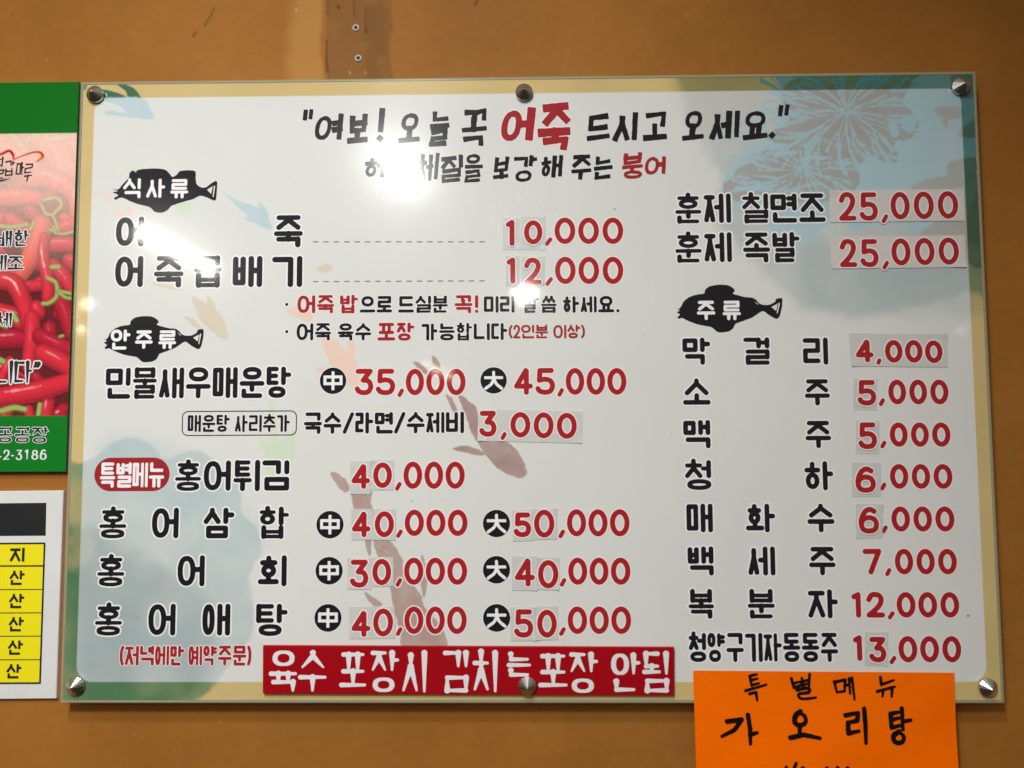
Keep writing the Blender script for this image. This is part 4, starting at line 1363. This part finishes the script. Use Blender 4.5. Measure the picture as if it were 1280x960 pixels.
ST = [((628.5, 272, 649.5, 312, .5), '1', (632, 275, 645, 307.5), 'clear little sticker with red digit 1 of 10,000 in the row 어죽', 1),
      ((650.5, 270.5, 682, 312, .3), '0', (655, 275.5, 678, 305.5), 'clear little sticker with red first 0 of 10,000 in the row 어죽', 1),
      ((632, 319, 650, 358, .3), '1', (633, 322, 646, 355), 'clear little sticker with red digit 1 of 12,000 in the row 어죽곱배기', 1),
      ((651.5, 320.5, 681, 357, .3), '2', (654.5, 322.5, 677, 356), 'clear little sticker with red digit 2 of 12,000 in the row 어죽곱배기', 1),
      ((437.5, 576, 463.5, 617.5, .3), '4', (439.5, 580, 463, 611), 'grey sticker with red digit 4 of 40,000 in the row 홍어튀김', 0),
      ((463.8, 575, 492, 612.5, -.3), '0', (466.5, 578, 490, 610), 'grey sticker with red first 0 of 40,000 in the row 홍어튀김', 0),
      ((438.5, 636.5, 466.2, 675, -.5), '4', (440, 639.5, 463.5, 671.5), 'grey sticker with red digit 4 of 40,000 in the row 홍어삼합', 0),
      ((466.6, 636, 495, 675, .5), '0', (468.5, 639, 492.5, 671.5), 'grey sticker with red first 0 of 40,000 in the row 홍어삼합', 0),
      ((640, 637.5, 666, 676.5, -.8), '5', (642, 640.5, 664, 671.5), 'grey sticker with red digit 5 of 50,000 in the row 홍어삼합', 0),
      ((666.4, 636, 696, 674.5, -.5), '0', (667.5, 637, 693, 672), 'grey sticker with red first 0 of 50,000 in the row 홍어삼합', 0),
      ((434.5, 697, 464.5, 736.5, .4), '3', (437.5, 699.5, 461, 734.5), 'grey sticker with red digit 3 of 30,000 in the row 홍어회', 0),
      ((464.9, 696.5, 492, 733, -.2), '0', (465.5, 698.5, 489, 731.5), 'grey sticker with red first 0 of 30,000 in the row 홍어회', 0),
      ((640, 695, 672, 738, .3), '4', (643.5, 698, 669, 733), 'grey sticker with red digit 4 of 40,000 in the row 홍어회', 0),
      ((672.4, 696.5, 699, 737, .4), '0', (672.5, 700, 698, 735.5), 'grey sticker with red first 0 of 40,000 in the row 홍어회, set lower', 0),
      ((436.2, 758, 465.2, 798.5, 0), '4', (439.5, 763.5, 463.5, 796), 'grey sticker with red digit 4 of 40,000 in the row 홍어애탕', 0),
      ((465.7, 758, 494, 798, 0), '0', (466.5, 760.5, 491.5, 795.5), 'grey sticker with red first 0 of 40,000 in the row 홍어애탕', 0),
      ((638, 759, 669.4, 801, -.3), '5', (642.5, 761.5, 666.5, 797), 'grey sticker with red digit 5 of 50,000 in the row 홍어애탕', 0),
      ((669.8, 758, 697, 800, -.3), '0', (671.5, 762, 696, 797), 'grey sticker with red first 0 of 50,000 in the row 홍어애탕', 0),
      ((1067, 473, 1096, 512, .3), '5', (1071.5, 475, 1095, 507), 'grey sticker with red digit 5 of 5,000 in the row 소주', 1),
      ((1070, 525.5, 1099, 567, .3), '5', (1072.5, 528, 1096, 561.5), 'grey sticker with red digit 5 of 5,000 in the row 맥주', 1),
      ((1065, 578, 1101, 620.5, .3), '6', (1069, 583, 1094.5, 616), 'grey sticker with red digit 6 of 6,000 in the row 청하', 1),
      ((1069.5, 629.5, 1103.5, 672.5, .3), '6', (1073, 633.5, 1098.5, 667), 'grey sticker with red digit 6 of 6,000 in the row 매화수', 1),
      ((1081, 790, 1110, 832, .2), '3', (1086, 796, 1108, 828), 'clear little sticker with red digit 3 of 13,000 beside the longest drink name', 1)]
for i, (bx, c, db, lab, tr_) in enumerate(ST):
    sticker(box4(*bx), [(c, *db)], lab, M_filmt if tr_ else M_film, 10 + i)

# ------------------------------------------------------------------ red strip stuck along the lower edge
RY = -0.0062
P4 = [U(328.5, 807.2, RY), U(842.6, 809.3, RY), U(842.6, 869.6, RY), U(328.3, 867.2, RY)]
V, Fc = frustum_quad(P4, RY, -.0020, .0006)
strip = link('strip_sign', mesh_from(V, Fc), M_redsheet)
origin_to(strip, (np.mean([p[0] for p in P4]), -.002, ZB + np.mean([p[1] for p in P4])))
tag(strip, 'long red sign strip with white Korean lettering on the lower edge of the menu board', 'sign')
chars('strip_lettering', [('육', 336, 812, 372.5, 866), ('수', 372.5, 813, 409.5, 866), ('포', 424, 815, 459, 860), ('장', 463, 813, 500, 866), ('시', 501.5, 813, 533.5, 867), ('김', 553.5, 813, 585.5, 866), ('치', 590.5, 813, 622, 867),
                          ('는', 633, 815, 665, 846), ('포', 672.5, 817, 710.5, 860), ('장', 711.5, 815, 749, 867), ('안', 764, 816, 802, 865), ('됨', 802.5, 814, 836, 866)], 5.7, [M_paint], 'myung', 0, strip, RY - .0003, 0, .0005, RY)

# ------------------------------------------------------------------ orange paper note hanging over the lower edge
NY = -0.0026
tl, tr2, br_, bl_ = U(866.5, 838.3, NY), U(1193, 841, NY), U(1197.5, 1040, NY), U(870.5, 1040, NY)


def note_y(x, z):
    v = (tl[1] - z) / (tl[1] - bl_[1])
    u = (x - tl[0]) / (tr2[0] - tl[0])
    return NY - .013 * max(v, 0) ** 1.5 - (.0022 * math.sin(u * 3.4 + .6) + .0008 * math.sin(u * 9 + v * 7)) * min(max(v * 2, 0), 1)


def note():
    nx, nz = 26, 22
    V, Fc = [], []
    for s in (0, .0003):
        for j in range(nz + 1):
            for i in range(nx + 1):
                u, v = i / nx, j / nz
                x = (tl[0] * (1 - u) + tr2[0] * u) * (1 - v) + (bl_[0] * (1 - u) + br_[0] * u) * v
                z = (tl[1] * (1 - u) + tr2[1] * u) * (1 - v) + (bl_[1] * (1 - u) + br_[1] * u) * v
                V.append((x, note_y(x, z) + s, z + ZB))
    n1 = (nx + 1) * (nz + 1)
    for j in range(nz):
        for i in range(nx):
            a = j * (nx + 1) + i
            q = (a, a + nx + 1, a + nx + 2, a + 1)
            Fc += [q, tuple(n1 + k for k in q[::-1])]
    E = [i for i in range(nx + 1)] + [(j + 1) * (nx + 1) + nx for j in range(nz)] + [n1 - 1 - i for i in range(1, nx + 1)] + [(nz - j) * (nx + 1) for j in range(1, nz)]
    for a, b in zip(E, E[1:] + E[:1]):
        Fc.append((a, b, n1 + b, n1 + a))
    o = link('paper_note', mesh_from(V, Fc), M_orange)
    origin_to(o, (tl[0], NY, tl[1] + ZB))
    tag(o, 'bright orange paper note with black handwriting hung on the lower right of the menu board', 'paper note')
    return o


nt_ = note()


def handwriting(strokes, wpx, name):
    ink = Ink()
    for s in strokes:
        pts = [U(x / 3.765 + 860, y / 3.765 + 830, NY - .002) for x, y in s]
        if len(pts) > 2 and s[0] is not None:
            pts = [tuple(p) for p in catmull(pts, 4)] if len(pts) > 4 else pts
        ink.stroke(pts, wpx * PXM / 2, 'round', ([0, .15, .6, 1], [1.0, 1.15, .95, .75]))
    F, x0, z0 = ink.field(.0005, .0004)
    F = F + vnoise(F.shape, 6, 8) * .0002
    me = flat([(contours(F, 0.0, x0, z0, .0005), 0, 0)])
    for v in me.vertices:
        v.co.y = note_y(v.co.x, v.co.z - ZB) - .00045
    link(name, me, M_marker, nt_)


handwriting([  # 특 별 메 뉴, zoomed coordinates
    [(292, 58), (325, 50)], [(298, 78), (328, 70)], [(292, 58), (300, 100), (335, 92)], [(272, 126), (370, 98)], [(290, 140), (320, 134), (326, 172)],
    [(488, 70), (500, 112), (536, 100), (538, 66)], [(496, 92), (534, 84)], [(574, 50), (570, 108)], [(538, 84), (572, 76)], [(540, 100), (572, 94)], [(512, 124), (566, 114), (568, 134), (522, 142), (536, 164), (602, 158)],
    [(690, 84), (702, 134)], [(692, 86), (742, 76), (738, 128), (704, 134)], [(738, 104), (760, 98)], [(760, 70), (764, 140)], [(774, 66), (784, 168)],
    [(908, 64), (912, 98), (970, 78)], [(892, 130), (975, 108)], [(920, 124), (916, 152)], [(946, 116), (962, 112), (960, 154)]], 3.7, 'small_handwriting')
handwriting([
    [(182, 268), (250, 260), (218, 306), (158, 336)], [(280, 238), (290, 300), (290, 370)], [(290, 328), (322, 320)],
    [(528, 222), (506, 240), (500, 272), (524, 286), (550, 272), (548, 244), (522, 228)], [(524, 288), (520, 334)], [(478, 342), (540, 328), (616, 344)],
    [(740, 240), (798, 228)], [(798, 230), (794, 264), (750, 274)], [(750, 274), (750, 322), (800, 312)], [(828, 210), (832, 290), (832, 368)],
    [(952, 234), (990, 226)], [(954, 262), (990, 254)], [(952, 234), (956, 298), (996, 288)], [(1006, 210), (1010, 308)], [(1010, 270), (1048, 264)], [(992, 316), (964, 336), (972, 364), (1004, 366), (1014, 340), (994, 320)]], 5.6, 'large_handwriting')
handwriting([
    [(454, 475), (448, 515), (510, 507)], [(500, 457), (484, 495), (478, 555)], [(530, 477), (512, 511), (522, 551), (550, 545), (556, 503), (534, 477)], [(584, 551), (576, 571)],
    [(644, 479), (628, 515), (638, 551), (662, 543), (668, 503), (648, 479)], [(694, 477), (678, 513), (688, 549), (712, 541), (716, 501), (696, 477)], [(742, 479), (726, 513), (736, 551), (760, 541), (764, 501), (744, 479)]], 4.0, 'price_handwriting')


# ------------------------------------------------------------------ chilli poster on the left
def poster():
    x1, z1 = U(98.2, 102.3, POST_Y)
    zt = z1
    right = lambda py: 97.6 + (83.0 - 97.6) * (py - 102) / (588 - 102)
    xr = (U(97.6, 103, POST_Y)[0] + U(82.6, 588, POST_Y)[0]) / 2
    zb = U(60, 589.5, POST_Y)[1]
    xl = xr - .42
    cv = Canvas(xl, xr, zt, zb, .00115, POST_Y)
    X, Y = cv.PX, cv.PY
    cv.rgb[:] = np.array(lin(100, 34, 36))
    r = np.random.RandomState(4)

    def chili(pts, w_, tone=0, hi=.5, tp=(1, 1.1, .9)):
        pts = catmull(pts, 6) if len(pts) > 2 else [pts[0], ((pts[0][0] + pts[1][0]) / 2, (pts[0][1] + pts[1][1]) / 2 + 1.0), pts[1]]
        T_ = ([0, .5, 1], list(tp))
        c = [(206, 44, 60), (228, 72, 74), (176, 32, 52), (222, 92, 78)][tone]
        k = lambda f: lin(*[min(255, v * f) for v in c])
        cv.stroke([(x + .8, y + 1.6) for x, y in pts], lin(80, 16, 24), w_ * 1.05, .6, 2.4, T_, curve=False)
        cv.stroke(pts, k(.80), w_, 1, .8, T_, curve=False)
        cv.stroke([(x - w_ * .10, y - w_ * .16) for x, y in pts], k(1.0), w_ * .74, .85, w_ * .22, T_, curve=False)
        cv.stroke([(x - w_ * .20, y - w_ * .30) for x, y in pts], k(1.14), w_ * .40, .6, w_ * .25, T_, curve=False)
        if hi:
            n = len(pts); a = int(n * .2); b = max(int(n * .72), a + 2)
            cv.stroke([(x - w_ * .26, y - w_ * .42) for x, y in pts[a:b]], lin(244, 190, 196), max(w_ * .10, .5), hi, w_ * .10 + .4, ([0, .3, .7, 1], [.3, 1, .8, .2]), wob=.8, curve=False)
    stem = lambda pts, w_, c=(160, 176, 96): (cv.stroke(pts, lin(*[v * .62 for v in c]), w_ * 1.3, .8, 1.0), cv.stroke([(x - .3, y - .6) for x, y in pts], lin(*c), w_ * .85, 1, .7))
    # the part outside the photograph: more of the same heap
    for k in range(90):
        x, y, a = r.uniform(-330, 0), r.uniform(170, 520), r.uniform(0, math.pi)
        L = r.uniform(25, 60)
        chili([(x, y), (x + L * .5 * math.cos(a) + r.uniform(-6, 6), y + L * .5 * math.sin(a)), (x + L * math.cos(a), y + L * math.sin(a))], r.uniform(7, 12), r.choice([0, 0, 1, 2]), .5, (1, 1, .4))
    for k in range(26):
        x, y = r.uniform(0, 100), r.uniform(170, 520); a = r.uniform(0, math.pi); L = r.uniform(18, 40)
        chili([(x, y), (x + L * math.cos(a), y + L * math.sin(a))], r.uniform(6, 9), r.choice([0, 2, 2]), .2)
    chili([(92, 180), (104, 205)], 13, 1, .2)
    chili([(-12, 176), (14, 190), (44, 214)], 20, 3, .3)
    chili([(42, 160), (62, 180), (82, 206), (100, 222)], 15, 3, .3, (1.5, 1.2, .6))
    chili([(38, 223), (60, 222), (82, 232), (100, 250)], 11, 1, .9)
    chili([(-5, 272), (12, 274)], 8, 0, .3)
    chili([(12, 274), (36, 288)], 9, 0, .3)
    chili([(-10, 248), (20, 246), (46, 248)], 10, 1, .5)
    chili([(36, 262), (62, 284)], 9, 2, .2)
    chili([(94, 240), (96, 275)], 8, 1, .9)
    chili([(78, 285), (98, 278)], 9, 0, .3)
    chili([(88, 326), (98, 330)], 10, 0, .4)
    chili([(66, 332), (80, 346), (93, 366)], 9, 0, .3)
    chili([(60, 306), (80, 305), (99, 307)], 9, 0, .5)
    chili([(24, 356), (50, 357)], 7, 0, .6)
    chili([(52, 282), (44, 310), (28, 342)], 13, 3, .15, (1, 1.1, .7))
    chili([(-5, 425), (15, 423), (34, 424)], 11, 2, .5)
    chili([(74, 372), (84, 395), (90, 416)], 11, 2, .1)
    chili([(55, 296), (54, 320), (60, 350), (60, 372)], 8, 0, 1.0, (.7, 1, 1))
    chili([(-6, 350), (16, 354), (28, 374), (38, 410)], 11, 0, 1.0)
    chili([(46, 384), (48, 392)], 9, 0, .2)
    chili([(40, 398), (40, 425), (36, 458)], 10, 0, .1)
    chili([(50, 420), (70, 430), (92, 438)], 10, 2, .2)
    chili([(54, 442), (72, 450), (92, 462)], 12, 0, .5)
    chili([(72, 520), (80, 512)], 9, 2, .9)
    chili([(58, 520), (60, 500), (64, 482)], 8, 0, .5)
    chili([(-6, 497), (24, 493), (54, 487), (90, 476)], 12, 0, .6)
    chili([(36, 512), (38, 522)], 6, 0, .1)
    for p, w_ in (([(55, 250), (70, 248), (77, 256), (68, 267)], 1.9), ([(52, 257), (58, 268), (66, 270), (73, 288)], 1.7), ([(0, 283), (16, 284), (34, 281)], 2.4), ([(43, 278), (40, 284), (38, 287)], 2.2),
                  ([(60, 348), (70, 354), (71, 370), (62, 379), (54, 380)], 2.4), ([(73, 364), (82, 366), (92, 368)], 2.2), ([(74, 366), (82, 372), (92, 374)], 2.0), ([(62, 287), (76, 293), (96, 289)], 1.6), ([(65, 334), (73, 334)], 3.0),
                  ([(2, 514), (18, 510), (31, 512)], 3.4), ([(50, 506), (48, 520)], 2.8), ([(-3, 449), (4, 452)], 3.5), ([(16, 392), (21, 401)], 3), ([(-2, 405), (8, 408)], 3), ([(67, 284), (70, 292)], 1.8), ([(75, 421), (79, 420)], 1.6),
                  ([(58, 176), (70, 174), (84, 172)], 3.0), ([(14, 168), (24, 180), (30, 188)], 4.0), ([(34, 176), (50, 168)], 3.0)):
        stem(p, w_)
    # photograph fades towards the top
    fade = (1 - smooth(176, 372, Y)) * .76
    cv.blend(np.s_[:, :], fade, lin(255, 224, 208))
    cv.rgb *= (1 + .07 * vnoise(X.shape, 2.2, 61, 2) + .03 * vnoise(X.shape, 9, 62, 3))[..., None]
    # green bands
    bt = 1 - smooth(166.2, 167.4, Y + (X - 50) * .012)
    cv.blend(np.s_[:, :], bt, lin(9, 108, 24))
    bb = smooth(519.0, 520.2, Y - (X - 50) * .0)
    cv.blend(np.s_[:, :], bb, lin(16, 120, 36))
    # ribbon over the calligraphy
    cv.stroke([(-30, 206), (-14, 192), (0, 193), (11, 188.5), (16, 193), (17, 199)], lin(186, 34, 30), 1.4, 1, .6, ([0, .5, .8, 1], [.6, 1.2, 1.3, .7]))
    cv.stroke([(17, 199.5), (30, 194), (43, 190.2), (51, 191), (53, 196), (46, 202)], lin(206, 60, 36), 1.3, 1, .6, ([0, .4, .8, 1], [.5, .9, 1.5, .8]))
    cv.stroke([(52, 197), (46, 202)], lin(238, 140, 70), 1.0, .8, .8)
    cv.stroke([(-22, 228), (0, 226), (13, 223)], lin(36, 30, 90), 1.4, 1, .6, ([0, .6, 1], [1, 1, .2]))
    root = empty('chilli_poster', (xr, WALL_Y, zb + ZB))
    tag(root, 'poster of red chillies with green bands at top and bottom, left of the menu board', 'poster')
    link('poster_print', cv.mesh(), M_poster, root)
    V, Fc = slab(xl - .0003, xr + .0003, zb - .0003, zt + .0003, POST_Y + .0004, WALL_Y - .0003, .0003)
    link('poster_board', mesh_from(V, Fc), M_sidegreen, root)
    PW = [M_ink, M_paint]
    K2 = dict(parent=root, y=POST_Y - .0003, plane=POST_Y)
    chars('calligraphy_text', [('칠', -18, 196, 5, 224), ('갑', 6, 201, 19, 219), ('마', 20, 203, 31, 219), ('루', 30, 204, 41, 227)], 1.9, [M_ink], 'hand', 0, step=.0004, **K2)
    chars('slogan_text', [('배', -6, 288.5, 15, 309), ('한', 18, 288, 37, 308)], 3.2, PW, 'myung', 1.1, step=.0004, **K2)
    chars('slogan_text', [('제', -13, 319, 8.5, 339), ('조', 9.5, 320, 30.5, 337.5)], 3.2, PW, 'myung', 1.1, step=.0004, **K2)
    chars('slogan_text', [('체', -5, 391, 15, 409)], 3.1, PW, 'myung', 1.1, step=.0004, **K2)
    chars('slogan_text', [('니', -12, 451, 16, 481), ('다', 18, 451, 41, 480), ('”', 41.5, 451.5, 51.5, 460)], 4.0, PW, 'myung', 1.6, step=.0004, **K2)
    chars('company_text', [('공', -3, 534, 16, 553.5), ('공', 18.5, 534, 38, 553.5), ('장', 40, 534, 61, 554)], 2.7, [M_ink, M_paint], 'myung', .8, step=.0004, **K2)
    chars('phone_text', [('4', -9, 562, 2, 575), ('2', 4, 562, 12.5, 575), ('-', 14, 562, 18.5, 575), ('3', 20, 562, 28, 575.5), ('1', 31, 562, 36, 575), ('8', 39.5, 562, 48, 575), ('6', 50, 561.5, 58.5, 575)], 2.1, [M_paint], 'myung', 0, step=.0004, **K2)


poster()


# ------------------------------------------------------------------ white table of origins, lower left
def origin_sign():
    P4 = [U(-330, 617.5, SIGN_Y), U(79.2, 613.2, SIGN_Y), U(70.0, 873.5, SIGN_Y), U(-330, 877, SIGN_Y)]
    root = empty('origin_sign', (P4[2][0], WALL_Y, P4[2][1] + ZB))
    tag(root, 'white sign board with a black bar and yellow table cells, lower left', 'sign')
    V, Fc = frustum_quad(P4, SIGN_Y, WALL_Y - .0003, .0008)
    link('sign_board', mesh_from(V, Fc), M_signwhite, root)

    def quad(name, pts, m, d, wob=0):
        v = [(*U(x, y, SIGN_Y),) for x, y in pts]
        link(name, mesh_from([(a, SIGN_Y - d, b + ZB) for a, b in v], [(3, 2, 1, 0)]), m, root)
    quad('title_bar', [(-300, 632), (58, 628.5), (57.2, 669.5), (-300, 672)], M_ink, .0003)
    quad('yellow_table', [(-300, 681.5), (55.8, 679), (50.2, 853.5), (-300, 855)], M_yellow, .0003)
    V, Fc = [], []

    def bar(x0, y0, x1, y1, h):
        i = len(V)
        dx, dy = x1 - x0, y1 - y0
        L = math.hypot(dx, dy); nx, ny = -dy / L * h, dx / L * h
        for x, y in ((x0 - nx, y0 - ny), (x1 - nx, y1 - ny), (x1 + nx, y1 + ny), (x0 + nx, y0 + ny)):
            a, b = U(x, y, SIGN_Y)
            V.append((a, SIGN_Y - .0006 - .00002 * (i / 4), b + ZB))
        Fc.append((i + 3, i + 2, i + 1, i))
    bar(-300, 681.5, 56.3, 679, 1.0)
    bar(56, 678.5, 50.2, 854.3, 1.0)
    bar(-300, 855.2, 50.8, 853.6, 1.0)
    for (y, h) in ((707.2, .9), (736.6, .5), (765.8, .5), (794.9, .5), (824.3, .5)):
        bar(-300, y + 1.4, 55.4 - (y - 679) * .031, y, h)
    link('table_rules', mesh_from(V, Fc), M_ink, root)
    k = dict(parent=root, y=SIGN_Y - .0008, plane=SIGN_Y, halo=0, step=.0004, style='gothic')
    chars('cell_text', [('지', 13, 684.5, 31, 702)], 3.1, [M_ink], **k)
    for i, (x, y) in enumerate(((12.5, 713), (12, 742), (11.5, 771), (10.5, 800.2), (8.5, 829.8))):
        chars('cell_text', [('산', x, y, x + 18.5, y + 18)], 2.8, [M_ink], **k)


origin_sign()
